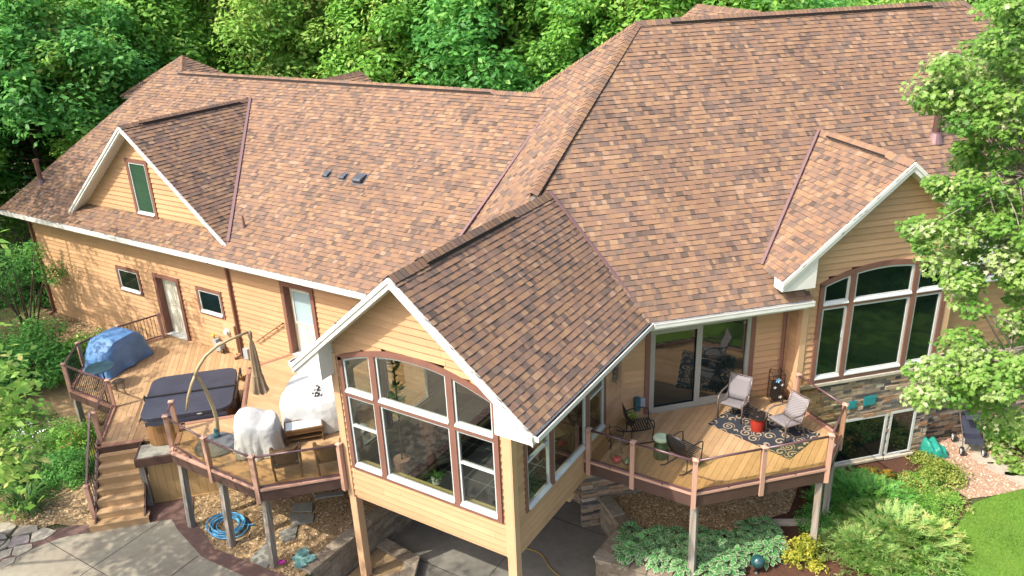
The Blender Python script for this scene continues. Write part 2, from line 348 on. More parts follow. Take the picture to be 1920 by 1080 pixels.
roof(UV(0,14.76,2.944), (R2,R2,0), sl(mM,(R2,-R2)), [(.7,0),(25.7,0),(18.6,lenM),(7.854,lenM)], seed=12)
kH = math.hypot(1,mH); roof(UV(.7,0,2.944), (-R2,R2,0), sl(mH,(R2,R2)), [(8.03,7.154*kH),(3.69,2.54*kH),(6.23,0),(14.76,0)], seed=13)
kR = math.hypot(7.1,6.081)/7.1; roof(UV(25.7,0,2.944), (-R2,R2,0), sl(6.081/7.1,(-R2,-R2)), [(1.3,0),(14.76,0),(8.03,7.1*kR)], seed=14)
caps(UV(7.8,8.03,9.03), UV(18.6,8.03,9.03), .16, .13, .13, seed=15, vent=(1.0,9.6))
caps(UV(3.6,4.03,5.51), UV(7.854,8.03,9.03), .15, .08, .08, seed=16); caps(UV(7.854,8.03,9.03), UV(.7,14.76,2.95), .14, .08, .08, seed=17)
caps(UV(18.6,8.03,9.03), UV(25.7,1.3,2.95), .14, .08, .08, seed=18)
kS = math.hypot(1,mS); LS = 3.034*kS
roof((3.034,0,2.944), (0,1,0), sl(mS,(-1,0)), [(-.436,0),(5.1,0),(5.85,LS),(-.436,LS)], seed=21, under='white')
roof((-3.034,0,2.944), (0,1,0), sl(mS,(1,0)), [(-.436,0),(3.7,0),(5.4,.45*LS),(5.9,LS),(-.436,LS)], seed=22, under='white')
caps((0,-.45,5.49), (0,5.72,5.49), .16, .12, .12, seed=23, vent=(1.0,4.3))
kB = math.hypot(1,mB); LB = 3.1*kB
roof(UV(8.9,0,3.59), (-R2,R2,0), sl(mB,(R2,R2)), [(1.132,0),(2.25,0),(4.95,LB),(1.132,LB)], seed=31, under='white')
roof(UV(15.1,0,3.59), (-R2,R2,0), sl(mB,(-R2,-R2)), [(1.132,0),(2.25,0),(4.95,LB),(1.132,LB)], seed=32, under='white')
caps(UV(12,4.9,6.185), UV(12,1.12,6.185), .15, .12, .12, seed=33, vent=(.5,2.9))
kD = math.hypot(1,mD); LD = 4.08*kD
roof((-10.12,0,3.2), (0,1,0), sl(mD,(-1,0)), [(3.8,0),(3.95,0),(9.1,LD),(3.8,LD)], seed=41, under='white')
roof((-18.28,0,3.2), (0,1,0), sl(mD,(1,0)), [(3.8,0),(3.95,0),(9.1,LD),(3.8,LD)], seed=42, under='white')
caps((-14.2,3.79,6.47), (-14.2,8.95,6.47), .13, .1, .1, seed=43, vent=(.6,4.7))
# rear gables that just show over the ridges
def rear_gable(F, hw, m, zr, y0, y1, seed):
    L = hw*math.hypot(1,m)
    roof(F(hw,0,zr-hw*m), F.ay, F.ax*-1+Vector((0,0,m)), [(y0,0),(y1,0),(y1,L),(y0,L)], seed=seed)
    roof(F(-hw,0,zr-hw*m), F.ay, F.ax+Vector((0,0,m)), [(y0,0),(y1,0),(y1,L),(y0,L)], seed=seed+1)
    caps(F(0,y0-.02,zr+.01), F(0,y1,zr+.01), .14, .12, .12, seed=seed+2)
rear_gable(Fr((-12.3,0,0),), 1.9, .7, 6.95, 10.3, 13.0, 55)
rear_gable(Fr(UV(11.75,0,0),(R2,R2,0),(-R2,R2,0)), 3.0, .7, 9.07, 8.1, 12.4, 61)
PK = Vector((-21.5,12,7.42)); hp = 2.0; sp_ = .75; kp = hp*math.hypot(1,sp_)
for i,(ux,uy) in enumerate(((1,0),(0,1),(-1,0),(0,-1))):
    roof(PK+Vector((uy*hp,-ux*hp,-sp_*hp)), (ux,uy,0), Vector((-uy,ux,sp_)), [(-hp,0),(hp,0),(0,kp)], seed=51+i)
caps(PK+Vector((-hp,-hp,-sp_*hp)), PK, .13, .08, .08, seed=58); caps(PK+Vector((hp,-hp,-sp_*hp)), PK, .13, .08, .08, seed=59)
# valley flashing strips
def flash(pts, wd=.07):
    part('valley_flashing', 'flash', lambda mb: [mb.beam(a,b,wd,.03) for a,b in zip(pts,pts[1:])])
up3 = lambda p, e=.035: Vector(p)+Vector((0,0,e))
flash([up3((-1.98,9.75,6.96)), up3((-2.42,5.2,4.12))], .075)
flash([up3((.06,5.68,5.5)), up3((3.0,5.02,2.98))], .07)
flash([up3((-14.12,9.0,6.48),.05), up3((-10.1,3.86,3.24),.05)], .09); flash([up3((-14.28,9.0,6.48),.05), up3((-18.3,3.86,3.24),.05)], .10)
flash([up3(UV(11.92,4.86,6.19)), up3(UV(8.88,2.1,3.66))], .07)
# gutters and fascia
def gutter(a, b, out, name='gutter'):
    a, b, out = Vector(a), Vector(b), Vector(out); mb = MB()
    F = Fr(a, (b-a).normalized(), out); L = (b-a).length
    mb.box(F, 0, L, -.004, .012, -.20, -.03, 0); mb.box(F, 0, L, .012, .11, -.13, -.118, 0); mb.box(F, 0, L, .11, .125, -.13, -.012, 0); mb.box(F, 0, .012, .012, .11, -.118, -.02, 0); mb.box(F, L-.012, L, .012, .11, -.118, -.02, 0)
    mb.box(F, .012, L-.012, .012, .11, -.075, -.07, 1); mb.box(F, 0, L, .125, .133, -.03, -.008, 0)
    mb.build(name, [M['gutter'], M['cutout']], house)
gutter((-22.14,3.33,2.9), (-3.06,3.33,2.9), (0,-1,0)); gutter(UV(5.72,1.3,2.95), UV(9.86,1.3,2.95), (R2,-R2,0))
gutter(UV(14.4,1.3,2.95), UV(25.6,1.3,2.95), (R2,-R2,0)); gutter((3.034,-.44,2.95), (3.034,4.97,2.95), (1,0,0)); gutter((-3.034,-.44,2.95), (-3.034,3.2,2.95), (-1,0,0))
part('soffit', 'soffit', lambda mb: (mb.box(W,-22.0,-2.3,3.36,3.9,2.66,2.70), mb.box(U,5.3,9.8,1.34,2.1,2.70,2.74), mb.box(U,14.03,25,1.34,2.1,2.70,2.74), mb.box(W,2.28,2.98,.0,4.95,2.72,2.75), mb.box(W,-2.98,-2.28,.0,3.85,2.72,2.75)))
# rakes: two stepped white boards along each gable edge, with a boxed return at the foot
def rake(F, apex, tips, d=.22):
    """F local x along gable, y = out; apex (x,z), tips list of (x,z) ; boards sit at the front edge"""
    mb = MB()
    for tx,tz in tips:
        ax,az = apex; P = lambda x,z,y: F(x,y,z)
        for (y0,y1,t0,t1) in ((0,.03,.0,-d),(.03,.055,.01,-d*.45)):
            q = [(ax,az+t0),(tx,tz+t0),(tx,tz+t1),(ax,az+t1)]
            V = [P(x,z,y0) for x,z in q]+[P(x,z,y1) for x,z in q]
            mb.add(V, [(0,1,2,3),(7,6,5,4),(0,4,5,1),(1,5,6,2),(2,6,7,3),(3,7,4,0)])
    mb.build('rake_board', M['white'], house)
rake(Fr((0,-.44,0),(1,0,0),(0,-1,0)), (0,5.48), [(-3.05,2.92),(3.05,2.92)])
rake(Fr(UV(0,1.13),(R2,R2,0),(R2,-R2,0)), (12,6.175), [(8.88,3.57),(15.12,3.57)])
rake(Fr((0,3.8,0),(1,0,0),(0,-1,0)), (-14.2,6.46), [(-18.3,3.18),(-10.1,3.18)], .16)
def boxed(F, x0, x1, zs, y0, y1):
    """boxed return under a rake foot: wedge between tip x0 and wall x1; zs = (z at tip, z at wall top, z bottom)"""
    q = [(x0,zs[0]),(x1,zs[1]),(x1,zs[2]),(x0,zs[2])]; V = [F(x,y0,z) for x,z in q]+[F(x,y1,z) for x,z in q]
    part('boxed_return', 'white', lambda mb: mb.add(V, [(0,1,2,3),(7,6,5,4),(0,4,5,1),(1,5,6,2),(2,6,7,3),(3,7,4,0)]))
for sg in (-1,1): boxed(Fs, sg*3.03, sg*2.2, (2.93,3.56,2.70), .0, .43)
for a,b in ((8.91,9.78),(15.09,14.05)): boxed(Fb, a, b, (3.58,3.58+abs(b-a)*.8,3.33), .0, .385)
M['vent'] = mat('slate_blue_vent', (.06,.065,.075), .45, spec=.5)
M['bronze'] = mat('bronze_rail', (.22,.12,.07), .4, metal=.3); M['metergrey'] = mat('meter_grey', (.3,.33,.35), .45); M['blackish'] = M['black']; M['yel'] = mat('yellow_cap', (.5,.36,.04), .5)
M['tealbox'] = mat('slate_teal_box', (.03,.1,.12), .4)
# ---- walls
win = [(-16.30,-15.12,.58,1.42),(-12.06,-10.9,.58,1.42),(-14.2,-12.95,-.69,1.5),(-8.05,-6.75,0,2.3)]
siding(Fg, [(-21.42,-1.5),(-2.27,-1.5),(-2.27,2.7),(-21.42,2.7)], win)
siding(Fr((-21.42,3.87,0),(0,1,0),(-1,0,0)), [(0,-1.5),(12.2,-1.5),(12.2,2.7),(0,2.7)]); siding(Fr((0,16.1,0)), [(-21.42,-1.5),(-1,-1.5),(-1,2.7),(-21.42,2.7)])
part('corner_board', 'trim_tan', lambda mb: (mb.box(Fg,-21.46,-21.33,.015,.04,-1.5,2.7), mb.box(W,-21.46,-21.425,3.87,4.0,-1.5,2.7)))
siding(Fd, [(-18.0,3.3),(-10.4,3.3),(-14.2,6.36)], [(-14.8,-13.78,3.4,5.3)])
AR = lambda x, x0, x1, ze, rise: ze + rise*(1-((2*x-x0-x1)/(x1-x0))**2)
arch_holes = [(a,a+.2001,.4,AR(a+.1,-2.0,2.0,3.12,.47)) for a in np.arange(-2.0,1.99,.2)]
sun_front = [(-2.2,-.52),(2.2,-.52),(2.2,3.5),(0,5.35),(-2.2,3.5)]
siding(Fs, sun_front, arch_holes)
siding(Fsr, [(.08,-.52),(5.2,-.52),(5.2,2.75),(.08,2.75)], [(.5,1.52,.4,2.6),(1.52,3.2,.4,2.6),(3.22,4.14,.4,2.6)])
siding(Fsl, [(.08,-.52),(3.87,-.52),(3.87,2.75),(.08,2.75)], [(.5,1.52,.4,2.6),(1.52,3.2,.4,2.6)])
siding(Fm, [(5.28,-.35),(9.8,-.35),(9.8,2.75),(5.28,2.75)], [(5.92,8.74,-.01,2.42)])
siding(Fm, [(14.0,.3),(24.5,.3),(24.5,2.75),(14.0,2.75)])
bay_holes = [(a,a+.2051,.5,AR(a+.1,10.18,13.84,3.2,.38)) for a in np.arange(10.18,13.8,.205)]
siding(Fb, [(9.8,.42),(14.03,.42),(14.03,4.4),(12,5.95),(9.8,4.1)], bay_holes)
siding(Fbl, [(1.55,.0),(2.6,.0),(2.6,4.0),(1.55,4.0)]); siding(Fbr, [(1.55,.42),(2.6,.42),(2.6,4.0),(1.55,4.0)])
siding(Fr(UV(24.5,0),(-R2,R2,0),(R2,R2,0)), [(2.05,-1),(14,-1),(14,2.75),(2.05,2.75)]); siding(Fr(UV(0,14.2),(R2,R2,0),(-R2,R2,0)), [(1,-1.5),(24.5,-1.5),(24.5,2.75),(1,2.75)])
for bx in (((Fs,2.08,2.29,.012,.045,-.56,3.2),(Fsr,-.045,.14,.012,.04,-.56,2.72)),((Fs,-2.29,-2.12,.012,.045,-.56,3.2),(Fsl,-.045,.14,.012,.04,-.56,2.72)),
    ((Fb,9.77,9.93,.012,.045,.43,3.4),(Fbl,1.475,1.64,.012,.04,-.1,3.3)),((Fb,13.88,14.06,.012,.045,.43,3.4),(Fbr,1.475,1.62,.012,.04,.42,3.4)),((Fsr,5.1,5.2,.012,.035,0,2.72),)):
    part('corner_board', 'trim_tan', lambda mb: [mb.box(*q) for q in bx], bevel=.004)
for x0,x1,zb in ((-2.30,-2.10,-3.15),(2.08,2.29,-3.25)): part('porch_post', 'trim_tan', lambda mb: mb.box(W,x0,x1,-.025,.18,zb,-.55), bevel=.006)
part('floor_beam', 'trim_tan', lambda mb: (mb.box(W,-2.25,2.25,.02,5.0,-.60,-.525), mb.box(W,-2.25,2.25,.03,.2,-.52,-.2), mb.box(W,-2.25,2.25,2.4,2.6,-.75,-.61)))
# sunroom inside: floor, back wall, vaulted ceiling
M['oak'] = mat('slate_tile_floor', (.055,.058,.055), .35, spec=.5, mott=[(2,.4)])
M['olive'] = mat('interior_wall', (.52,.43,.17), .8); M['ceil'] = mat('ceiling_paint', (.6,.56,.45), .8)
part('sunroom_floor', ['oak','olive','metergrey'], lambda mb: (mb.box(W,-2.24,2.24,.0,4.3,-.2,-.01,0), [mb.box(W,-2.2,2.2,y,y+.012,-.011,-.007,2) for y in (.6,1.2,1.8,2.4,3.0,3.6)], [mb.box(W,x,x+.012,.02,4.2,-.011,-.0065,2) for x in (-1.6,-1.0,-.4,.2,.8,1.4,2.0)]))
bw = siding(Fr((0,4.3,0),(1,0,0),(0,-1,0)), [(-2.26,0),(2.26,0),(2.26,3.4),(0,5.1),(-2.26,3.4)], [(-.9,.9,0,2.3)], name='sunroom_back_wall')
part('inner_door', ['brown','g_dark'], lambda mb: (mb.box(W,-.95,.95,4.28,4.33,0,2.3,1), mb.box(W,-.98,-.86,4.24,4.36,0,2.4,0), mb.box(W,.86,.98,4.24,4.36,0,2.4,0), mb.box(W,-.04,.04,4.24,4.3,0,2.3,0), mb.box(W,-.98,.98,4.24,4.36,2.3,2.42,0)))
part('sunroom_ceiling', 'ceil', lambda mb: [mb.face([(s*2.3,.02,3.3),(0,.02,5.2),(0,4.3,5.2),(s*2.3,4.3,3.3)]) for s in (-1,1)], fix=False)
part('inner_wall_lining', 'olive', lambda mb: (mb.box(Fs,-2.2,2.2,-.09,-.07,0,.42), mb.box(Fsr,.1,4.3,-.09,-.07,0,.42), mb.box(Fsl,.1,3.8,-.09,-.07,0,.42), mb.box(Fsr,.02,4.3,-.09,-.07,2.62,3.3), mb.box(Fsl,.02,3.8,-.09,-.07,2.62,3.3),
    mb.box(Fs,-2.0,2.0,-.17,-.01,.42,.44)))
# ---- windows
def arcbar(mb, F, x0, x1, ze, rise, th, y0, y1, m=0, n=22, a=None, b=None):
    a = x0 if a is None else a; b = x1 if b is None else b
    xs = [a+(b-a)*i/n for i in range(n+1)]
    for p,q in zip(xs,xs[1:]):
        zp, zq = AR(p,x0,x1,ze,rise), AR(q,x0,x1,ze,rise)
        V = [F(x,y,z) for y in (y0,y1) for x,z in ((p,zp),(q,zq),(q,zq+th),(p,zp+th))]
        mb.add(V, [(0,1,2,3),(7,6,5,4),(0,4,5,1),(2,6,7,3)] + ([(0,3,7,4)] if p == xs[0] else []) + ([(1,5,6,2)] if q == xs[-1] else []), m)
def sash(F, x0, x1, z0, z1, parent, w=.05, gl='g_dark', rail=None, y=.0, m='sash', sill=.09, arch=None, screen=None):
    """one glazed light: frame bars, sloping sill, optional meeting rail; pane is a sheet of its own"""
    mb = MB(); y0, y1 = y-.035, y+.03
    zt = (lambda x: z1) if not arch else (lambda x: AR(x,*arch))
    mb.box(F,x0,x0+w,y0,y1,z0,zt(x0)-.001); mb.box(F,x1-w,x1,y0,y1,z0,zt(x1)-.001); mb.box(F,x0+w,x1-w,y0,y1,z0,z0+w)
    if arch: arcbar(mb, F, arch[0], arch[1], arch[2]-w, arch[3], w, y0, y1, a=x0+w, b=x1-w, n=10)
    else: mb.box(F,x0+w,x1-w,y0,y1,z1-w,z1)
    if sill: mb.add([F(x,yy,z) for x in (x0,x1) for yy,z in ((y1,z0+.035),(y1+.055,z0-.02),(y1+.055,z0-.045),(y1,z0-.045))], [(0,1,2,3),(7,6,5,4),(0,4,5,1),(1,5,6,2),(2,6,7,3)])
    if rail: mb.box(F,x0+w,x1-w,y0-.01,y1+.004,rail-.025,rail+.025)
    o = mb.build('sash', M[m], parent)
    g = MB()
    if arch:
        n = 10; xs = [x0+w+(x1-x0-2*w)*i/n for i in range(n+1)]
        g.face([F(x0+w,y,z0+w),F(x1-w,y,z0+w)]+[F(x,y,AR(x,*arch)-w) for x in xs[::-1]], 0)
    else: g.face([F(x0+w,y,z0+w),F(x1-w,y,z0+w),F(x1-w,y,z1-w),F(x0+w,y,z1-w)], 0)
    g.build('pane', M[gl], parent, fix=False); return o
def simple_window(F, x0, x1, z0, z1, tw=.1, gl='g_dark', rail=None, sm='sash', name='window'):
    """trim casing x0..z1 outer; sash inside"""
    mb = MB(); mb.box(F,x0,x0+tw,.004,.05,z0,z1); mb.box(F,x1-tw,x1,.004,.05,z0,z1); mb.box(F,x0+tw,x1-tw,.004,.05,z1-tw,z1); mb.box(F,x0+tw,x1-tw,.004,.055,z0,z0+tw)
    mb.box(F,x0+.01,x1-.01,-.10,-.09,z0+.01,z1-.01,1) if gl != 'g_clear' else None
    o = mb.build(name, [M['brown'], M['cutout']], house, bevel=.004)
    sash(F, x0+tw, x1-tw, z0+tw, z1-tw, o, .045, gl, rail, y=.0, m=sm, sill=.05); return o
simple_window(Fg, -16.37, -15.08, .53, 1.46); wq = simple_window(Fg, -12.11, -10.88, .53, 1.47)
simple_window(Fd, -14.86, -13.73, 3.40, 5.35, .13, 'blind', name='dormer_window')
for F,x0,x1 in ((Fsr,.42,1.53),(Fsr,1.53,3.22),(Fsr,3.22,4.18),(Fsl,.42,1.53),(Fsl,1.53,3.22)):
    simple_window(F, x0, x1, .32, 2.66, .09, 'g_clear', None if x1-x0 > 1.5 else 1.5)
part('window_plants', ['leafB','leafV'], lambda mb: [mb.face([Fg(-11.7+random.random()*.6,-.02,.68)+Vector((random.uniform(-.06,.06),0,random.uniform(-.0,.14))) for _ in range(3)], random.randint(0,1), random.random()) for _ in range(60)], wq, fix=False)
# arched sunroom window
aw = MB(); X0,X1 = -2.03,2.02; ZT0,ZT1 = 2.22,2.36
aw.box(Fs,X0,X0+.11,.02,.07,.30,3.16); aw.box(Fs,X1-.11,X1,.02,.07,.30,3.16); aw.box(Fs,X0+.11,X1-.11,.02,.07,.30,.42); aw.box(Fs,X0+.11,X1-.11,.02,.062,ZT0,ZT1)
for xm in (-1.06,.92): aw.box(Fs,xm-.075,xm+.075,.02,.066,.42,ZT0); aw.box(Fs,xm-.075,xm+.075,.02,.066,ZT1,AR(xm,X0,X1,3.06,.42)+.02)
arcbar(aw, Fs, X0, X1, 3.06, .44, .12, .02, .07, n=30)
aw = aw.build('arched_window', M['brown'], house)
for a,b,r in ((-1.92,-1.135,1.46),(-.985,.845,None),(.995,1.91,1.45)):
    sash(Fs, a, b, .42, ZT0, aw, .05, 'g_clear', r); sash(Fs, a, b, ZT1, 3, aw, .05, 'g_clear', arch=(X0,X1,3.06,.44))
# bay window
bw_ = MB(); X0,X1 = 10.16,13.84; ZT0,ZT1 = 2.56,2.68
bw_.box(Fb,X0,X0+.12,.02,.07,.47,3.22); bw_.box(Fb,X1-.12,X1,.02,.07,.47,3.22); bw_.box(Fb,X0+.12,X1-.12,.02,.07,.47,.60); bw_.box(Fb,X0+.12,X1-.12,.02,.062,ZT0,ZT1)
for xm in (11.06,12.86): bw_.box(Fb,xm-.07,xm+.07,.02,.066,.60,ZT0); bw_.box(Fb,xm-.07,xm+.07,.02,.066,ZT1,AR(xm,X0,X1,3.12,.36)+.02)
arcbar(bw_, Fb, X0, X1, 3.12, .38, .13, .02, .07, n=30)
bw_.box(Fb,10.2,13.8,-.06,-.05,.5,3.0,1)
bw_ = bw_.build('bay_window', [M['brown'],M['cutout']], house)
for a,b in ((10.28,10.99),(11.13,12.79),(12.93,13.72)):
    sash(Fb, a, b, .60, ZT0, bw_, .06, 'g_dark', sill=.03); sash(Fb, a, b, ZT1, 3, bw_, .06, 'g_dark', arch=(X0,X1,3.12,.38), sill=.03)
M['putty'] = mat('putty_frame', (.30,.29,.25), .45)
# sliding patio door
sd = part('patio_door', ['brown','cutout'], lambda mb: (mb.box(Fm,5.86,5.99,.004,.05,0,2.46), mb.box(Fm,8.70,8.82,.004,.05,0,2.46), mb.box(Fm,5.99,8.70,.004,.05,2.36,2.46), mb.box(Fm,5.9,8.8,-.12,-.11,0,2.4,1)))
part('sash', 'putty', lambda mb: (mb.box(Fm,5.99,6.06,-.05,.035,.02,2.36), mb.box(Fm,8.60,8.70,-.05,.035,.02,2.36), mb.box(Fm,6.06,8.6,-.05,.035,2.29,2.36), mb.box(Fm,6.06,8.6,-.05,.05,.0,.06), mb.box(Fm,7.29,7.38,-.03,.02,.06,2.29), mb.box(Fm,7.38,8.6,-.04,.0,.06,.2)), sd)
part('pane', 'g_slider', lambda mb: (mb.face([Fm(7.38,-.02,.2),Fm(8.6,-.02,.2),Fm(8.6,-.02,2.29),Fm(7.38,-.02,2.29)]), mb.face([Fm(6.06,-.04,.06),Fm(7.29,-.04,.06),Fm(7.29,-.04,2.29),Fm(6.06,-.04,2.29)])), sd, fix=False)
part('screen_door', ['putty'], lambda mb: (mb.box(Fm,6.06,6.12,.0,.03,.06,2.29), mb.box(Fm,7.23,7.29,.0,.03,.06,2.29), mb.box(Fm,6.12,7.23,.0,.03,.06,.14), mb.box(Fm,6.12,7.23,.0,.03,2.22,2.29)), sd)
# garage wing doors
M['door'] = mat('cream_door', (.66,.64,.52), .4, mott=[(4,.12)])
def service_door(x0, x1, z0, z1, glazed):
    tw = .13
    d = part('entry_door', ['brown','door','black','sash'], lambda mb: (mb.box(Fg,x0,x0+tw,.004,.07,z0,z1), mb.box(Fg,x1-tw,x1,.004,.07,z0,z1), mb.box(Fg,x0+tw,x1-tw,.004,.07,z1-tw,z1), mb.box(Fg,x0+tw,x1-tw,-.21,-.17,z0+.03,z1-tw,1), mb.box(Fg,x0+tw,x1-tw,-.17,.1,z0,z0+.03,3), mb.box(Fg,x0+tw-.03,x0+tw,-.22,.0,z0,z1-tw), mb.box(Fg,x1-tw,x1-tw+.03,-.22,.0,z0,z1-tw), mb.box(Fg,x0+tw,x1-tw,-.22,.0,z1-tw,z1-tw+.03)))
    a, b = x0+tw+.14, x1-tw-.14; zm = z0+1.0
    def pan(mb):
        for u,v,p,q in (((a+b)/2+.04,b,z0+.15,zm-.1),(a,(a+b)/2-.04,z0+.15,zm-.1)) + (() if glazed else (((a+b)/2+.04,b,zm+.05,z1-.35),(a,(a+b)/2-.04,zm+.05,z1-.35))):
            for e in ((u,u+.02,p,q),(v-.02,v,p,q),(u,v,p,p+.02),(u,v,q-.02,q)): mb.box(Fg,e[0],e[1],-.17,-.157,e[2],e[3])
    part('door_panel', 'door', pan, d)
    if glazed: sash(Fg, a-.03, b+.03, zm, z1-.28, d, .035, 'g_pale', y=-.155, m='door', sill=0)
    part('handle', 'black', lambda mb: mb.tube([Fg(x1-tw-.06,-.17,zm-.02),Fg(x1-tw-.06,-.11,zm-.02),Fg(x1-tw-.14,-.11,zm-.02)], .012), d)
M['g_pale'] = mat('frosted_pane', (.3,.42,.46), .08, spec=.8)
service_door(-14.26, -12.93, -.69, 1.56, False); service_door(-8.07, -6.74, 0.0, 2.38, True)
# stone basement walls: every ledge stone its own block
def stone(F, x0, x1, z0, z1, holes=(), seed=0, name='stone_wall'):
    rnd = random.Random(seed); mb = MB(); mb.box(F,x0,x1,-.12,-.1,z0,z1,0,.1) if not holes else None; z = z0
    while z < z1:
        h = rnd.choice((.05,.06,.07,.09,.11)); x = x0
        while x < x1:
            wd = rnd.uniform(.14,.5); t = rnd.random(); y = rnd.uniform(.0,.04)
            for a,b in spans(x, min(x+wd,x1), z+h/2, holes):
                if b-a > .02: mb.box(F,a+.003,b-.003,-.1,y,z+.003,min(z+h,z1)-.003,0,t)
            x += wd
        z += h
    return mb.build(name, M['veneer'], house, fix=False)
lowh = [(11.2,12.72,-2.28,-.88),(12.8,13.62,-2.3,-.87)]
stone(Fb, 9.8, 14.03, -2.9, .33, lowh, 1); stone(Fbl, 1.5, 2.1, -2.9, -.02, (), 2); stone(Fbr, 1.5, 2.1, -2.9, .3, (), 3)
stone(Fm, 4.2, 9.8, -3.3, -.35, (), 4); stone(Fm, 14.03, 24, -2.9, .2, (), 5); stone(Fr((0,5.3,0),(1,0,0),(0,-1,0)), -3.2, 2.4, -3.4, -.6, (), 6)
part('stone_ledge', 'ledge', lambda mb: (mb.box(Fb,9.76,14.08,-.02,.09,.335,.43), mb.box(Fbr,1.43,2.05,.0,.09,.335,.42), mb.box(Fm,14.1,24,.02,.09,.2,.3), mb.box(Fb,10.6,12.76,.0,.09,-2.36,-2.28), mb.box(Fb,12.78,13.7,.0,.10,-2.38,-2.3)), bevel=.012)
for a,b,z0,z1 in ((10.6,12.72,-2.28,-.88),(12.8,13.62,-2.3,-.87)):
    o = part('basement_window', ['sash','cutout'], lambda mb: (mb.box(Fb,a,b,-.1,-.09,z0,z1,1)))
    sash(Fb, a, b, z0, z1, o, .07, 'g_dark', y=.0, sill=0)
stone(Fb, 10.5, 10.6, -2.3, -.9, (), 8)
# downspouts, pipes, vents, meter, handrail, floodlight
def downspout(p, top, bot, off):
    p = Vector(p); off = Vector(off)
    part('downspout', 'brown', lambda mb: (mb.beam(p+off+Vector((0,0,top)), p+Vector((0,0,top-.22)), .08, .07), mb.beam(p+Vector((0,0,top-.18)), p+Vector((0,0,bot)), .09, .07, up=(1,0,0)), mb.beam(p+Vector((0,0,bot+.04)), p+off*.5+Vector((0,0,bot-.03)), .08, .07)), bevel=.008)
downspout((-10.33,3.79,0), 2.70, -.62, (-.25,-.45,0)); downspout(Fm(9.62,.07,0), 2.74, .08, Vector((R2,R2,0))*.18+Vector((R2,-R2,0))*.55)
downspout((-21.25,3.79,0), 2.7, -1.3, (0,-.4,0))
Zv = Vector((0,0,1))
def pipe(p, h, r, name='vent_pipe', m='brown', cap=True):
    p = Vector(p)
    part(name, [m,'flash'], lambda mb: (mb.lathe(Fr(p), [(r,-.3),(r,h)]+([(r*1.3,h),(r*1.3,h+.09),(r*.8,h+.1)] if cap else []), 14), mb.lathe(Fr(p), [(r*2.4,-.16),(r*1.35,.12),(r*1.35,.15)], 14, 1)), smooth=False)
pipe((-21.2,4.6,3.72), .78, .085); pipe((-9.94,4.42,3.6), .34, .03, cap=False); pipe(UV(15.31,4.45,5.8), .95, .10, m='rim')
for x,sc in ((-8.26,.62),(-7.58,.62),(-6.91,.95)):
    N_ = Vector((0,-mL,1)).normalized(); S_ = Vector((0,1,mL)).normalized(); F = Fr(Vector((x,6.5,2.89+mL*3.17)), (1,0,0), S_, N_); q = .16*sc
    part('roof_vent', 'vent', lambda mb: (mb.prism(Fr(F.o, F.ay, F.az, F.ax), [(-q*1.2,.0),(q*1.3,.0),(q*1.1,.06),(-q*.7,q*.95),(-q*1.2,q*.9)], -q, q), mb.box(F,-q*1.5,q*1.5,-q*1.5,q*1.6,.0,.02)), bevel=.01)
part('handrail', 'bronze', lambda mb: (mb.tube([Fg(-9.5,.0,.09),Fg(-9.5,.1,.09),Fg(-9.45,.1,.12),Fg(-8.27,.1,.93),Fg(-8.22,.1,.96),Fg(-8.22,.0,.96)], .02), [mb.tube([Fg(x,.1,z),Fg(x,.0,z-.06)], .012) for x,z in ((-9.2,.29),(-8.5,.77))]))
part('gas_meter', ['metergrey','blackish','yel','sash'], lambda mb: (mb.lathe(Fr(Fg(-11.25,.18,-.45),(1,0,0),(0,0,1),(0,-1,0)), [(.02,-.1),(.15,-.09),(.16,.0),(.14,.09),(.02,.1)], 16), mb.box(Fg,-11.44,-11.3,.1,.26,-.36,-.2,0), mb.lathe(Fr(Fg(-11.48,.18,-.14)), [(.02,0),(.07,.02),(.07,.06),(.02,.1)], 10, 2),
    mb.tube([Fg(-11.42,.18,-.2),Fg(-11.46,.18,-.12)], .02,1), mb.tube([Fg(-11.35,.18,-.55),Fg(-11.4,.18,-.69)], .018,1), mb.tube([Fg(-11.1,.18,-.5),Fg(-11.1,.18,-.69)], .018,1)))
part('electric_meter', ['trim_tan','sash','metergrey'], lambda mb: (mb.box(Fg,-10.95,-10.5,.02,.14,-.42,.42,0), mb.box(Fg,-10.5,-10.36,.02,.2,-.5,.46,0), mb.lathe(Fr(Fg(-10.74,.14,.18),(1,0,0),(0,0,1),(0,-1,0)), [(.12,0),(.12,.04),(.09,.06),(.085,.12),(.02,.13)], 18, 1), mb.box(Fg,-10.8,-10.66,.0,.06,-.69,-.42,0)), bevel=.005)
part('outlet_box', 'metergrey', lambda mb: mb.box(Fg,-10.2,-9.98,.02,.14,-.66,-.3), bevel=.01)
part('outlet_box', ['metergrey','tealbox'], lambda mb: (mb.box(Fm,5.72,5.86,.01,.12,.25,.52), mb.box(Fm,5.58,5.72,.012,.16,.2,.56,1)), bevel=.01)
part('floodlight', ['sash'], lambda mb: [mb.lathe(Fr(Vector((2.35+.22*i,.0,2.5)), (1,0,0),(0,.55,.83),(0,-.83,.55)), [(.02,-.12),(.045,-.1),(.05,0),(.085,.08),(.08,.1),(.02,.08)], 12) for i in range(2)])
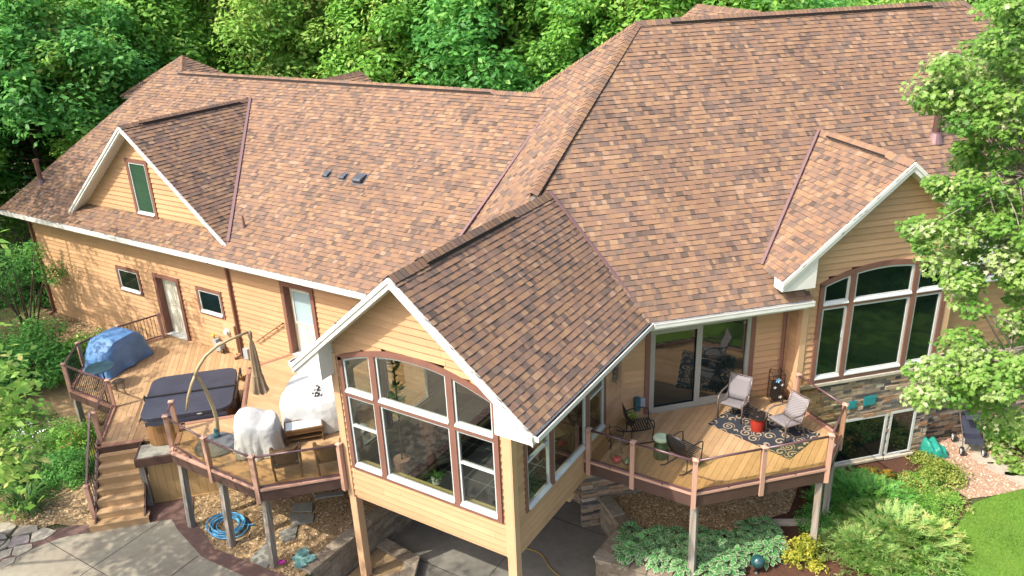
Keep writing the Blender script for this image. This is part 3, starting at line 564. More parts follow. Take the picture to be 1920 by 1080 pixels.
# ------------------------------------------------------------------ decks
def boards(mb, F, poly, z, ax=0, w=.138, gap=.006, th=.03, seed=0):
    """deck boards running along local axis ax, clipped to a convex polygon"""
    rnd = random.Random(seed); c = 1-ax; lo, hi = min(p[c] for p in poly)-.01, max(p[c] for p in poly); a0, a1 = min(p[ax] for p in poly)-1, max(p[ax] for p in poly)+1
    k = math.floor(lo/(w+gap))
    while k*(w+gap) < hi:
        b0 = k*(w+gap); b1 = b0+w; q = [(a0,b0),(a1,b0),(a1,b1),(a0,b1)]
        if ax == 1: q = [(y,x) for x,y in q]
        cc = clip(q if area2(q) > 0 else q[::-1], poly)
        if cc: mb.prism(F, cc, z-th, z, 0, rnd.random())
        k += 1
def rimline(mb, pts, z0, z1, th=.04, m=0):
    for a,b in zip(pts,pts[1:]): a,b = Vector((*a,0)), Vector((*b,0)); d=(b-a).normalized(); mb.box(Fr(a,d,(d.y,-d.x,0)), -.0, (b-a).length, .001, th, z0, z1, m)
def post(parent, x, y, z0, z1, deg=0, name='railing_post', fancy=True):
    F = rotf((x,y,0), deg); mb = MB(); h = .052
    mb.box(F,-h,h,-h,h,z0,z1-.03); mb.box(F,-h-.015,h+.015,-h-.015,h+.015,z1-.05,z1-.025)
    mb.add([F(a*(h+.012),b*(h+.012),z1-.025) for a,b in ((-1,-1),(1,-1),(1,1),(-1,1))]+[F(0,0,z1+.01)], [(0,1,4),(1,2,4),(2,3,4),(3,0,4)])
    if fancy:
        for G in (F, rotf((x,y,0),deg+90), rotf((x,y,0),deg+180), rotf((x,y,0),deg+270)):
            for a in (-.022,.006):
                for b in (-.125,-.098): mb.box(G,a,a+.016,-h-.002,-h+.001,z1+b,z1+b+.018,1)
    return mb.build(name, [M['post'],M['cutout']], parent, bevel=.004)
def seg(a, b, inset=.055):
    a, b = Vector((*a,0)), Vector((*b,0)); d = (b-a).normalized(); return Fr(a,d,(-d.y,d.x,0)), inset, (b-a).length-inset
def glassrail(parent, a, b, z=0.):
    F,s0,s1 = seg(a,b)
    mb = MB(); mb.tube([F(s0,0,z+.86),F(s1,0,z+.86)], .026, 0, 10); mb.build('top_rail', M['rail'], parent, smooth=True)
    mb = MB(); mb.box(F,s0,s1,-.02,.02,z+.06,z+.085); 
    for k in (.5,): mb.box(F,s0+(s1-s0)*k-.012,s0+(s1-s0)*k+.012,-.03,.012,z+.0,z+.06)
    mb.build('bottom_rail', M['rail'], parent)
    mb = MB(); mb.box(F,s0,s1,-.004,.004,z+.085,z+.85); mb.build('glass_panel', M['g_amber'], parent)
def balrail(parent, a, b, z0, z1, h=.86, n=None):
    """metal baluster rail from (a,z0) to (b,z1)"""
    F,s0,s1 = seg(a,b); L = s1-s0; zz = lambda s: z0+(z1-z0)*(s-s0)/L
    o = MB().beam(F(s0,0,z0+h), F(s1,0,z1+h), .05, .04).build('top_rail', M['rail'], parent)
    MB().beam(F(s0,0,z0+.09), F(s1,0,z1+.09), .04, .035).build('bottom_rail', M['rail'], parent)
    n = n or int(L/.105); 
    for i in range(1,n): s = s0+L*i/n; MB().tube([F(s,0,zz(s)+.09),F(s,0,zz(s)+h)], .0085, 0, 6).build('baluster', M['black'], parent)
def support(parent, x, y, z0, z1, s=.075, tilt=(0,0), deg=0):
    F = rotf((x,y,0),deg); mb = MB(); V = []
    for z,k in ((z0,1),((z0+z1)/2,1.02),(z1,1)):
        dx = tilt[0]*(z1-z)/(z1-z0); dy = tilt[1]*(z1-z)/(z1-z0)
        V += [F(a*s*k+dx,b*s*k+dy,z) for a,b in ((-1,-1),(1,-1),(1,1),(-1,1))]
    mb.add(V, [(3,2,1,0),(8,9,10,11)]+[(i*4+k,i*4+(k+1)%4,i*4+4+(k+1)%4,i*4+4+k) for i in (0,1) for k in range(4)])
    return mb.build('support_post', M['wood_grey'], parent, bevel=.008)
# --- upper terrace deck at the left of the sunroom
dk = thing('deck', 'upper wooden deck with smoked glass railing left of the sunroom', 'deck', (-4.5,1,0))
mb = MB()
for pl in ([(-6.6,-1.38),(-3.66,-1.38),(-2.29,-.03),(-2.29,3.85),(-6.6,3.85)], [(-6.6,.62),(-6.6,3.85),(-8.0,3.85),(-8.48,2.56)], [(-6.6,-1.38),(-6.6,.6),(-7.66,-.47),(-7.0,-1.13),(-6.75,-1.38)]): boards(mb, W, pl, -.002, 0)
mb.build('deck_floor', M['deck'], dk, fix=False)
edge = [(-8.0,3.85),(-8.5,2.53),(-6.62,.63),(-7.68,-.44),(-6.99,-1.14),(-6.74,-1.4),(-3.65,-1.4),(-2.29,-.05)]
mb = MB()
for a,b in zip(edge,edge[1:]): a,b = Vector((*a,0)),Vector((*b,0)); d=(b-a).normalized(); mb.box(Fr(a,d,(-d.y,d.x,0)),0,(b-a).length,-.02,.10,-.02,.012)
mb.build('border_board', M['deckdk'], dk)
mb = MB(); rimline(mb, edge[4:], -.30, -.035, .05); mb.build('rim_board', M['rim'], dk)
mb = MB(); rimline(mb, edge[:5], -.69, -.03, .02); mb.build('riser_skirt', M['deck'], dk)
mb = MB(); rimline(mb, edge[4:], -.03, .025, .07); mb.build('ledger_strip', M['post'], dk)
rp = [(-7.42,-.74),(-6.97,-1.2),(-5.3,-1.44),(-3.7,-1.44),(-2.3,-.13)]
rp[1] = (-6.95,-1.26)
for i,(x,y) in enumerate(rp): post(dk, x, y, (-.36 if 0 < i else .0), .93, 45 if i in (0,1) else (22 if i == 3 else 0))
MB().beam((*rp[0],.86),(*rp[1],.86),.04,.04).build('top_rail', M['rail'], dk)
for a,b in zip(rp[1:],rp[2:]): glassrail(dk, a, b)
for x,y in ((-6.68,-1.28),(-5.2,-1.26),(-3.72,-1.26)): support(dk, x, y, -2.35, -.28, tilt=(.05,-.16))
for x,y in ((-6.6,.6),(-3.6,1.6)): support(dk, x, y, -2.35, -.28)
# three steps down along the garage wall, behind the deck edge
mb = MB()
for k in range(3): boards(mb, W, [(-8.5-.3*k,2.6),(-8.05-.28*k,3.84),(-8.37-.28*k,3.84),(-8.85-.3*k,2.6)], -.172*(k+1), 1, seed=k)
mb.build('step', M['deck'], dk, fix=False)
# --- lower deck
ld = thing('deck', 'lower wooden deck in front of the cream door, with black baluster railing', 'deck', (-11,2,-.69))
mb = MB(); zl = -.69
P1 = [(-14.02,3.85),(-14.42,2.3),(-14.42,.91),(-13.4,-.14),(-8.2,-.14),(-8.2,3.85)]; P2 = [(-11.26,-.14),(-9.78,-1.6),(-8.98,-.8),(-8.3,-.14)]
toU = lambda pl: [((x+y)*R2,(y-x)*R2) for x,y in pl]
for pl in (P1,P2): boards(mb, U, toU(pl), zl, 1, seed=5)
mb.build('deck_floor', M['deck'], ld, fix=False)
e2 = [(-14.05,3.85),(-14.46,2.3),(-14.46,.88),(-13.42,-.17),(-11.28,-.17),(-9.96,-1.46),(-9.78,-1.64),(-8.96,-.82)]
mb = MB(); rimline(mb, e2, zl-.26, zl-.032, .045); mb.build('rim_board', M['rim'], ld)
mb = MB()
for a,b in zip(e2,e2[1:]): a,b = Vector((*a,0)),Vector((*b,0)); d=(b-a).normalized(); mb.box(Fr(a,d,(-d.y,d.x,0)),0,(b-a).length,-.05,.10,zl-.02,zl+.012)
mb.build('border_board', M['deckdk'], ld)
lp = [(-14.02,3.55),(-14.4,2.3),(-14.4,.9),(-13.42,-.16),(-11.26,-.14),(-9.93,-1.42)]
for i,(x,y) in enumerate(lp): post(ld, x, y, zl-.3, .25, 45 if i in (3,4,5) else 0, fancy=False)
for a,b in zip(lp,lp[1:]): balrail(ld, a, b, zl, zl)
support(ld, -13.36, -.1, -2.3, -.95); support(ld, -11.3, .1, -2.4, -.95); support(ld, -14.2, 1.2, -2.2, -.95)
# hot tub platform: slate coloured strip with dark rim, boards below
mb = MB(); mb.box(U,-6.93,-5.8,4.86,5.5,zl-.03,zl-.004,0); mb.build('platform_strip', M['slate'], ld)
mb = MB(); mb.box(U,-6.95,-5.75,4.80,4.86,zl-.24,zl-.01); mb.box(U,-6.99,-6.95,4.80,5.75,zl-.24,zl-.01); mb.build('rim_board', M['rim'], ld)
support(ld, *UV(-6.88,4.94).xy, -2.25, -.93, .07, deg=45)
mb = MB()
k = 0; u = -6.78
while u < -4.4: mb.box(U,u,u+.19,4.98,5.0,-2.25,-.9,0); u += .196
mb.build('skirt_boards', M['skirt'], ld)
MB().box(U,-6.8,-4.4,4.95,5.02,-2.26,-2.16).build('skirt_rail', M['skirt'], ld)
# --- stairs
st = thing('staircase', 'wooden outdoor stairs of eight steps with one metal railing down to the patio', 'staircase', UV(-7.4,4.9,-2.2))
rz = .1875; td = .235; v0 = 5.78
for k in range(1,8):
    a,b = (-8.03,-6.9) if k < 7 else (-8.2,-6.78)
    z = zl-rz*k; v = v0-td*(k-1)
    mb = MB(); boards(mb, U, [(a,v-td-.02),(b,v-td-.02),(b,v+.02),(a,v+.02)], z, 0, seed=k, th=.035); mb.build('tread', M['deck'], st, fix=False, bevel=0)
for k in range(8):
    a,b = (-8.03,-6.9) if k < 7 else (-8.2,-6.78)
    z = zl-rz*k; v = v0-td*k; mb = MB(); mb.box(U,a,b,v-.012,v+.012,z-rz-(.02 if k==7 else -.0),z-.037,0,.35); mb.build('riser', M['deck'], st)
for u in (-8.06,-6.88): 
    mb = MB(); mb.add([U(u+e,v,z) for e in (-.02,.02) for v,z in ((v0,zl-.05),(v0,zl-.35),(v0-td*7,zl-rz*8+.0),(v0-td*7,zl-rz*7-.04))], [(0,1,2,3),(7,6,5,4),(0,4,5,1),(1,5,6,2),(2,6,7,3),(3,7,4,0)]); mb.build('stringer', M['rim'], st)
pb = UV(-8.16,4.55); post(st, pb.x, pb.y, -2.25, -1.02, 45, fancy=False)
balrail(st, (-9.98,-1.46), (pb.x,pb.y), zl+.02, -1.97, .92, 10)
# --- right deck
rd = thing('deck', 'wooden deck with smoked glass railing outside the sliding patio door', 'deck', (5,4.5,0))
Q = [(2.29,3.12),(4.93,3.12),(7.2,5.39),(7.2,6.83),tuple(UV(9.72,1.45).xy)]
mb = MB()
for pl in ([(2.29,3.12),(4.93,3.12),(7.18,5.37),(7.18,6.83),(5.84,7.96),(5.2,7.9),(2.29,5.2)],): boards(mb, W, pl, -.002, 1, seed=9)
mb.build('deck_floor', M['deck'], rd, fix=False)
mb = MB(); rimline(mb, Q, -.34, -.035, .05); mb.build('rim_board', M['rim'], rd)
mb = MB(); rimline(mb, Q, -.03, .025, .07); mb.build('ledger_strip', M['post'], rd)
mb = MB()
for a,b in zip(Q,Q[1:]): a,b = Vector((*a,0)),Vector((*b,0)); d=(b-a).normalized(); mb.box(Fr(a,d,(-d.y,d.x,0)),0,(b-a).length,-.02,.09,-.02,.010)
mb.build('border_board', M['deckdk'], rd)
qp = [(2.40,3.08),(3.5,3.08),(4.94,3.07),(6.08,4.22),(7.23,5.38),(7.24,6.85),tuple(UV(9.72,1.32).xy)]
for i,(x,y) in enumerate(qp): post(rd, x, y, -.36 if i < 6 else .0, .93, (0,0,22,45,22,0,45)[i])
for a,b in zip(qp[:-1],qp[1:]): glassrail(rd, a, b)
for x,y in ((4.92,3.24),(7.1,5.42),(7.1,6.75)): support(rd, x, y, -2.55, -.32, tilt=(.06,-.1))
# ------------------------------------------------------------------ things on the lower deck
M['blue'] = mat('blue_cover', (.065,.17,.36), .55, mott=[(2.5,.4,dict(col2=(.16,.29,.5)))], bump=(6,.5), dist=.05)
M['navy'] = mat('spa_cover_vinyl', (.036,.040,.062), .45, spec=.5, mott=[(2,.35),(9,.2)], bump=(3,.4), dist=.03)
M['cedar'] = mat('spa_cedar', (.25,.13,.05), .6, mott=[(4,.4,dict(stretch=(2,2,.2)))], bump=(20,.3,(6,6,.3)), dist=.01)
M['canvas'] = mat('pale_cover', (.47,.48,.47), .8, mott=[(2.5,.18)], bump=(5,.6), dist=.05)
M['taupe'] = mat('taupe_canvas', (.29,.21,.13), .85, mott=[(5,.3)])
M['bamboo'] = mat('tan_pole', (.36,.28,.16), .5, mott=[(9,.3)])
M['grey'] = mat('umbrella_base', (.11,.12,.13), .6, mott=[(5,.2)])
def wicker(name, c): 
    m = mat(name, c, .7, mott=[(60,.5)]); N = m.node_tree.nodes; Lk = m.node_tree.links.new; tc = N.new('ShaderNodeTexCoord')
    b = N.new('ShaderNodeTexBrick'); b.inputs['Scale'].default_value = 28; b.inputs['Mortar Size'].default_value = .04; Lk(tc.outputs['UV'], b.inputs[0]); Lk(tc.outputs['Generated'], b.inputs[0])
    bp = N.new('ShaderNodeBump'); bp.inputs['Strength'].default_value = .9; bp.inputs['Distance'].default_value = .02; Lk(b.outputs['Fac'], bp.inputs['Height']); bp.invert = True; Lk(bp.outputs[0], N['Principled BSDF'].inputs['Normal']); return m
M['wicker'] = wicker('brown_wicker', (.25,.14,.055))
M['cushion'] = mat('grey_cushion', (.36,.38,.40), .9, mott=[(40,.25)])
def smooth_(t): t = max(0,min(1,t)); return t*t*(3-2*t)
def cloth(name, F, sx, sy, h, m, label, cat, top=None, flare=.12, folds=9, seed=0, group=None, corner=.3, sag=0, n=96, flat=False):
    """a fitted dust cover: domed top falling to a folded skirt; top(x,y) gives relative height 0..1"""
    rnd = random.Random(seed); rings = 20; mb = MB(); V = []
    ph = [rnd.uniform(0,6.28) for _ in range(4)]
    for i in range(rings+1):
        for k in range(n):
            a = 2*math.pi*k/n; c, s = math.cos(a), math.sin(a); e = 1/corner
            q = (abs(c)**e+abs(s)**e)**(-1/e)      # superellipse
            if i <= 7: f = i/7*.93; x, y = c*q*f*sx, s*q*f*sy; z = h*(top(x/sx,y/sy) if top else 1)-.03*f**6-sag*(1-f*f)
            else:
                g = (i-7)/(rings-7.); x0, y0 = c*q*.93, s*q*.93; zt = h*(top(x0,y0) if top else 1)-.03
                fold = math.sin(folds*a+ph[0])*.55+math.sin((folds*2.3)*a+ph[1])*.3+math.sin(3*a+ph[2])*.3
                f = .93+.07*min(1,g*5)+flare*g**1.25*.55+flare*g**2.6*.7*(fold+.25*math.sin(folds*4.1*a)); x, y = c*q*f*sx, s*q*f*sy; z = zt*(1-g)+(.03+.03*math.sin(5*a+ph[3]))*g
            if not flat: wq = noise.noise_vector(Vector((x*5+seed,y*5,z*2.2)))*.022*min(1,i/6); x += wq.x; y += wq.y; z += wq.z*.7
            V.append(F(x,y,max(.01,z)))
    mb.add(V, [(i*n+k,i*n+(k+1)%n,(i+1)*n+(k+1)%n,(i+1)*n+k) for i in range(rings) for k in range(n)])
    o = mb.build(name, m, None, smooth=not flat); return tag(o, label, cat, group)
cloth('covered_grill', rotf((-13.62,1.62,zl),100), .88, .52, 1.12, M['blue'], 'barbecue grill hidden under a blue fabric cover on the lower deck', 'grill', lambda x,y: 1-.34*max(0,abs(x)-.45)/.55-.10*max(0,abs(y)-.3), .26, 8, 3, corner=.24, n=52, flat=True)
def bistro():
    t = thing('bistro_table', 'small round dark bistro table squeezed between the covered grill and the railing', 'table', (-12.55,.42,zl))
    F = Fr((-12.55,.42,zl)); MB().lathe(F, [(.02,.70),(.40,.70),(.41,.715),(.40,.73),(.02,.73)], 28).build('tabletop', M['tblue'], t)
    mb = MB(); 
    for k in range(3):
        a = k*2.094; c,s = math.cos(a),math.sin(a); mb.tube([F(c*.3,s*.3,0),F(c*.12,s*.12,.25),F(c*.08,s*.08,.5),F(c*.25,s*.25,.7)], .012)
    mb.build('base', M['black'], t)
M['refl_red'] = mat('reflection_red', (.22,.085,.05), .7, mott=[(9,.4)])
M['tblue'] = mat('dark_teal_top', (.02,.055,.075), .3, spec=.6)
bistro()
t = thing('bistro_stool', 'small black wrought iron stool beside the round bistro table', 'stool', (-11.72,.42,zl)); F = Fr((-11.72,.42,zl))
mb = MB(); mb.tube([F(.17*math.cos(a),.17*math.sin(a),.46) for a in np.linspace(0,6.2832,21)], .012)
for k in range(-3,4): x = k*.045; y = math.sqrt(.165**2-x*x); mb.tube([F(x,-y,.46),F(x,y,.46)], .006)
mb.build('seat', M['black'], t)
for k in range(4):
    a = k*1.571+.4; c,s = math.cos(a),math.sin(a); MB().tube([F(c*.15,s*.15,.46),F(c*.17,s*.17,.3),F(c*.09,s*.09,.16),F(c*.2,s*.2,0)], .009).build('leg', M['black'], t)
# hot tub
tb = thing('hot_tub', 'square wood panelled hot tub under a folding dark navy cover', 'hot tub', UV(-5.62,6.42,zl)); TU = Fr(UV(-5.62,6.42,0), U.ax, U.ay)
mb = MB(); r = []
for k in range(4):
    cx, cy = ((.8,.8),(-.8,.8),(-.8,-.8),(.8,-.8))[k]
    for i in range(6): a = math.pi/2*k+math.pi/2*i/5; r.append((cx+.3*math.cos(a),cy+.3*math.sin(a)))
mb.prism(TU, r, zl, .14)
mb.build('cabinet', M['cedar'], tb)
for k in range(4):
    G = Fr(TU.o, *((TU.ax,TU.ay),(TU.ay,-TU.ax),(-TU.ax,-TU.ay),(-TU.ay,TU.ax))[k]); mb = MB()
    for i in range(11): mb.box(G,-.8+i*.146,-.8+i*.146+.138,-1.115,-1.098,zl+.04,.10,0)
    mb.build('side_panel', M['cedar'], tb)
for y0,y1 in ((-1.17,-.01),(.01,1.17)):
    pl = [(x*1.05,y*1.06) for x,y in r]; h = clip(pl,[(-1.3,y0),(1.3,y0),(1.3,y1),(-1.3,y1)])
    o = MB(); n = len(h); V = [TU(x,y,.10) for x,y in h]+[TU(x,y,.205) for x,y in h]; cz = TU(0,(y0+y1)/2,.225); V.append(cz)
    o.add(V, [(i,(i+1)%n,n+(i+1)%n,n+i) for i in range(n)]+[(n+i,n+(i+1)%n,2*n) for i in range(n)]); o.build('cover', M['navy'], tb, bevel=.012)
MB().box(TU,-1.2,1.2,-.035,.035,.214,.236).build('hinge_strap', M['black'], tb)
mb = MB()
for k in range(4):
    G = Fr(TU.o, *((TU.ax,TU.ay),(TU.ay,-TU.ax),(-TU.ax,-TU.ay),(-TU.ay,TU.ax))[k]); V = []
    for i in range(25): x = -1.02+i*.085; V += [(x,.10),(x,-.02+.02*math.sin(i*1.7)*(1 if i%2 else -1))]
    mb.add([G(x,-1.175-(.02 if z<.05 else 0),z) for x,z in V], [(2*i,2*i+2,2*i+3,2*i+1) for i in range(24)])
mb.build('cover_skirt', M['navy'], tb, smooth=True)
MB().tube([TU(-1.12,-.15,-.2),TU(-1.2,-.05,.24),TU(-1.2,.05,.25),TU(-1.12,.2,-.2)], .018).build('cover_lifter', M['black'], tb)
mb = MB(); mb.tube([TU(1.24,-.9,.0),TU(1.25,-.9,.27),TU(1.25,.9,.27),TU(1.24,.9,.0)], .022); mb.build('cover_lifter', M['black'], tb)
MB().prism(Fr(TU(.35,-1.186,.15), TU.ax, Vector((0,0,1)), -TU.ay), [(.07*math.cos(a),.018*math.sin(a)) for a in np.linspace(0,6.28,14)[:-1]], 0, .006).build('badge', M['sash'], tb)
# ------------------------------------------------------------------ things on the upper deck
t = thing('cantilever_umbrella', 'closed taupe cantilever umbrella hanging from a curved tan pole', 'umbrella', (-6.1,-.62,0))
MB().lathe(rotf((-5.95,-.72,0),30), [(.02,0),(.50,.0),(.52,.06),(.46,.13),(.1,.16),(.02,.16)], 26).build('base', M['grey'], t, smooth=False)
MB().lathe(Fr((-6.1,-.55,.13)), [(.03,0),(.085,.0),(.08,.1),(.055,.16),(.05,.24),(.03,.24)], 14).build('pole_socket', M['tealbox'], t)
pp = [(-6.10,-.50,.25),(-6.10,-.46,.6),(-6.12,-.48,1.0),(-6.15,-.54,1.4),(-6.18,-.62,1.75),(-6.2,-.70,1.96)]
MB().tube(pp, [.046]*3+[.043]*3, 0, 12).build('pole', M['bamboo'], t, smooth=True)
MB().tube([(-6.2,-.70,1.96),(-6.25,-.82,1.75),(-6.30,-.96,1.45),(-6.34,-1.05,1.10)], [.042,.038,.034,.03], 0, 12).build('crank_handle', M['bamboo'], t, smooth=True)
MB().tube([(-6.2,-.72,1.93),(-6.18,-.65,2.08),(-6.1,-.42,2.34),(-6.0,-.12,2.50),(-5.88,.18,2.575),(-5.72,.62,2.62)], [.045,.042,.04,.037,.034,.03], 0, 12).build('arm', M['bamboo'], t, smooth=True)
MB().lathe(Fr((-5.70,.66,2.42)), [(.02,0),(.05,.02),(.055,.16),(.03,.22),(.01,.22)], 12).build('hub', M['taupe'], t)
mb = MB(); V = []; n = 48; prof = [(.03,2.42),(.06,2.3),(.085,2.05),(.10,1.75),(.105,1.45),(.125,1.38),(.15,1.15),(.19,.93)]
for i,(rr,z) in enumerate(prof):
    for k in range(n):
        a = 2*math.pi*k/n; f = 1+.28*math.cos(8*a+.5)*(i/7)**.6+.08*math.sin(3*a+1); V.append((-5.70+rr*f*math.cos(a)*1.05, .66+rr*f*math.sin(a)*.9, z+(.05*math.cos(8*a+.5) if i == 7 else 0)))
mb.add(V, [(i*n+k,i*n+(k+1)%n,(i+1)*n+(k+1)%n,(i+1)*n+k) for i in range(7) for k in range(n)])
mb.build('canopy', M['taupe'], t, smooth=True)
MB().tube([(-5.70+.12*math.cos(a), .66+.11*math.sin(a), 1.42) for a in np.linspace(0,6.2832,17)], .012).build('strap', M['taupe'], t)
cloth('covered_chair', rotf((-4.92,-.22,0),42), .50, .48, .98, M['canvas'], 'armchair hidden under a loose pale grey cover near the glass railing', 'chair', lambda x,y: .84+.16*smooth_(.5-x)-.02*abs(y)**3, .24, 9, 5, corner=.27)
cloth('covered_sofa', rotf((-4.62,1.55,0),28), .86, .78, .96, M['canvas'], 'large sofa hidden under a white cover between umbrella and sunroom', 'sofa', lambda x,y: 1-.05*(abs(x)**4+abs(y)**4)+.04*max(0,y), .09, 9, 8, corner=.23)
cloth('covered_side_table', rotf((-2.72,.85,0),10), .3, .3, .62, M['canvas'], 'small table under a white cover against the sunroom wall', 'table', None, .12, 6, 9, corner=.35)
t = thing('wicker_table', 'brown wicker coffee table with a pale glass top and low shelf', 'table', (-4.25,.62,0)); F = rotf((-4.25,.62,0), 47)
M['pale_top'] = mat('frosted_top', (.4,.46,.5), .15, spec=.6)
MB().box(F,-.43,.43,-.2,.2,.395,.41).build('tabletop', M['pale_top'], t)
mb = MB(); mb.box(F,-.47,.47,-.24,-.2,.36,.42); mb.box(F,-.47,.47,.2,.24,.36,.42); mb.box(F,-.47,-.43,-.2,.2,.36,.42); mb.box(F,.43,.47,-.2,.2,.36,.42); mb.box(F,-.45,.45,-.225,-.20,.27,.36); mb.build('apron', M['wicker'], t, bevel=.008)
MB().box(F,-.43,.43,-.2,.2,.12,.15).build('shelf', M['wicker'], t)
for a in (-.44,.44):
    for b in (-.21,.21): MB().tube([F(a,b,.36),F(a,b,0)], .022).build('leg', M['wicker'], t)
def wchair(loc, front, lab):
    t = thing('wicker_chair', lab, 'chair', loc, 'wicker chairs behind the left glass railing'); F = facef(loc, front)
    mb = MB(); n = 13; V = []
    for j in range(7):
        z = .38+j*.075; 
        for i in range(n): x = (i-(n-1)/2)/((n-1)/2)*.27; V.append(F(x,.24+.035*j*.7-.10*abs(x/.27)**3,z+ (.02*(1-(x/.27)**2) if j == 6 else 0)))
    mb.add(V, [(j*n+i,j*n+i+1,(j+1)*n+i+1,(j+1)*n+i) for j in range(6) for i in range(n-1)]); o = mb.build('backrest', M['wicker'], t, smooth=True); md = o.modifiers.new('thick','SOLIDIFY'); md.thickness = .06; MB().tube([F(x,.43-.10*abs(x/.27)**3,.85) for x in np.linspace(-.28,.28,9)], .04, 0, 8).build('top_roll', M['wicker'], t, smooth=True)
    MB().box(F,-.27,.27,-.28,.24,.3,.36).build('seat', M['wicker'], t, bevel=.02)
    MB().box(F,-.25,.25,-.27,.2,.36,.43).build('cushion', M['cushion'], t, bevel=.03)
    for s_ in (-1,1):
        V = []; pr = [(.30,.78),(.25,.72),(.1,.62),(-.15,.60),(-.27,.55),(-.29,.4)]
        mb = MB()
        mb.tube([F(s_*(.27+.04*min(1,(.40-y_)*4)),y_,z_) for y_,z_ in [(.36,.84)]+pr], .048, 0, 10)
        mb.box(F,s_*.31-.025,s_*.31+.025,-.26,.28,.26,.58); mb.build('armrest', M['wicker'], t, bevel=.015)
        for y in (-.26,.26): MB().tube([F(s_*.3,y,.3),F(s_*.29,y*1.05,0)], .024).build('leg', M['wicker'], t)
    return t
wchair((-3.55,-.62,0), (-.75,.66), 'brown wicker chair at the railing corner, seen from behind through smoked glass')
wchair((-2.80,.02,0), (-.75,.66), 'brown wicker chair close to the sunroom corner, seen from behind through smoked glass')
# butterfly wind chime under the sunroom eave
t = thing('wind_chime', 'dark butterfly wind chime hanging from the left sunroom eave', 'wind chime', (-2.72,-.1,2.7)); mb = MB(); mb.tube([(-2.72,-.1,2.72),(-2.72,-.1,1.95)], .004, 0, 5); mb.build('cord', M['black'], t)
def wing(mb, c, s, rnd):
    for e in (-1,1):
        d = Vector((e*rnd.uniform(.6,1),rnd.uniform(-.5,.5),rnd.uniform(.1,.7))).normalized(); q = d.cross(Vector((0,-.7,.7))).normalized(); mb.face([c, c+d*s*.6+q*s*.4, c+d*s, c+d*s*.7-q*s*.5])
rnd = random.Random(3)
for z,n in ((2.62,7),(2.2,3),(2.12,3),(2.05,3),(1.98,2)):
    mb = MB()
    for i in range(n): wing(mb, Vector((-2.72+rnd.uniform(-.09,.09)*(2 if z > 2.5 else 1),-.1+rnd.uniform(-.06,.06),z+rnd.uniform(-.03,.03))), .075, rnd)
    mb.build('butterflies', M['black'], t, fix=False)
# ------------------------------------------------------------------ things on the right deck
def rugmat():
    m = mat('scroll_rug', (.02,.024,.032), .95); N = m.node_tree.nodes; Lk = m.node_tree.links.new; tc = N.new('ShaderNodeTexCoord')
    mp = N.new('ShaderNodeMapping'); mp.inputs['Scale'].default_value = (3.3,3.3,1); Lk(tc.outputs['Object'], mp.inputs[0])
    v = N.new('ShaderNodeTexVoronoi'); v.inputs['Randomness'].default_value = .55; Lk(mp.outputs[0], v.inputs[0]); v.inputs['Scale'].default_value = 1
    sb = N.new('ShaderNodeVectorMath'); sb.operation = 'SUBTRACT'; Lk(mp.outputs[0], sb.inputs[0]); Lk(v.outputs['Position'], sb.inputs[1])
    sp = N.new('ShaderNodeSeparateXYZ'); Lk(sb.outputs[0], sp.inputs[0]); at = N.new('ShaderNodeMath'); at.operation = 'ARCTAN2'; Lk(sp.outputs[1], at.inputs[0]); Lk(sp.outputs[0], at.inputs[1])
    ad = N.new('ShaderNodeMath'); ad.operation = 'MULTIPLY_ADD'; ad.inputs[1].default_value = 24.0; Lk(v.outputs['Distance'], ad.inputs[0]); Lk(at.outputs[0], ad.inputs[2])
    sn = N.new('ShaderNodeMath'); sn.operation = 'SINE'; Lk(ad.outputs[0], sn.inputs[0]); gt = N.new('ShaderNodeMath'); gt.operation = 'GREATER_THAN'; gt.inputs[1].default_value = .35; Lk(sn.outputs[0], gt.inputs[0])
    lt = N.new('ShaderNodeMath'); lt.operation = 'LESS_THAN'; lt.inputs[1].default_value = .56; Lk(v.outputs['Distance'], lt.inputs[0]); mu = N.new('ShaderNodeMath'); mu.operation = 'MULTIPLY'; Lk(gt.outputs[0], mu.inputs[0]); Lk(lt.outputs[0], mu.inputs[1])
    mx = N.new('ShaderNodeMix'); mx.data_type = 'RGBA'; mx.inputs[6].default_value = (.02,.024,.034,1); mx.inputs[7].default_value = (.27,.21,.14,1); Lk(mu.outputs[0], mx.inputs[0]); Lk(mx.outputs[2], N['Principled BSDF'].inputs['Base Color']); return m
RF = Fr((5.5,6.22,0),(.975,-.22,0),(.22,.975,0)); o = MB(); o.prism(Fr((0,0,0)), [(-1.25,-.72),(1.25,-.72),(1.25,.72),(-1.25,.72)], 0, .008); o = o.build('rug', rugmat()); 
rq = [(4.22,5.86),(6.42,5.26),(6.86,6.75),(4.66,7.35)]
dv = Vector((2.2,-.6,0)); o.location = (5.54,6.3,.013); o.rotation_euler = (0,0,math.atan2(-.6,2.2)); o.scale = (.88,1.0,1)
tag(o, 'navy rug with tan scroll pattern under the two sling chairs', 'rug')
def slingmat(name, c):
    m = mat(name, c, .7); N = m.node_tree.nodes; Lk = m.node_tree.links.new; tc = N.new('ShaderNodeTexCoord'); ck = N.new('ShaderNodeTexChecker'); ck.inputs['Scale'].default_value = 60; Lk(tc.outputs['Object'], ck.inputs[0])
    ck.inputs[1].default_value = (*c,1); ck.inputs[2].default_value = (*[x*.45 for x in c],1); Lk(ck.outputs[0], N['Principled BSDF'].inputs['Base Color']); return m
M['sling'] = slingmat('woven_sling', (.25,.23,.24)); M['pewter'] = mat('pewter_frame', (.16,.125,.11), .35, metal=.4, spec=.5)
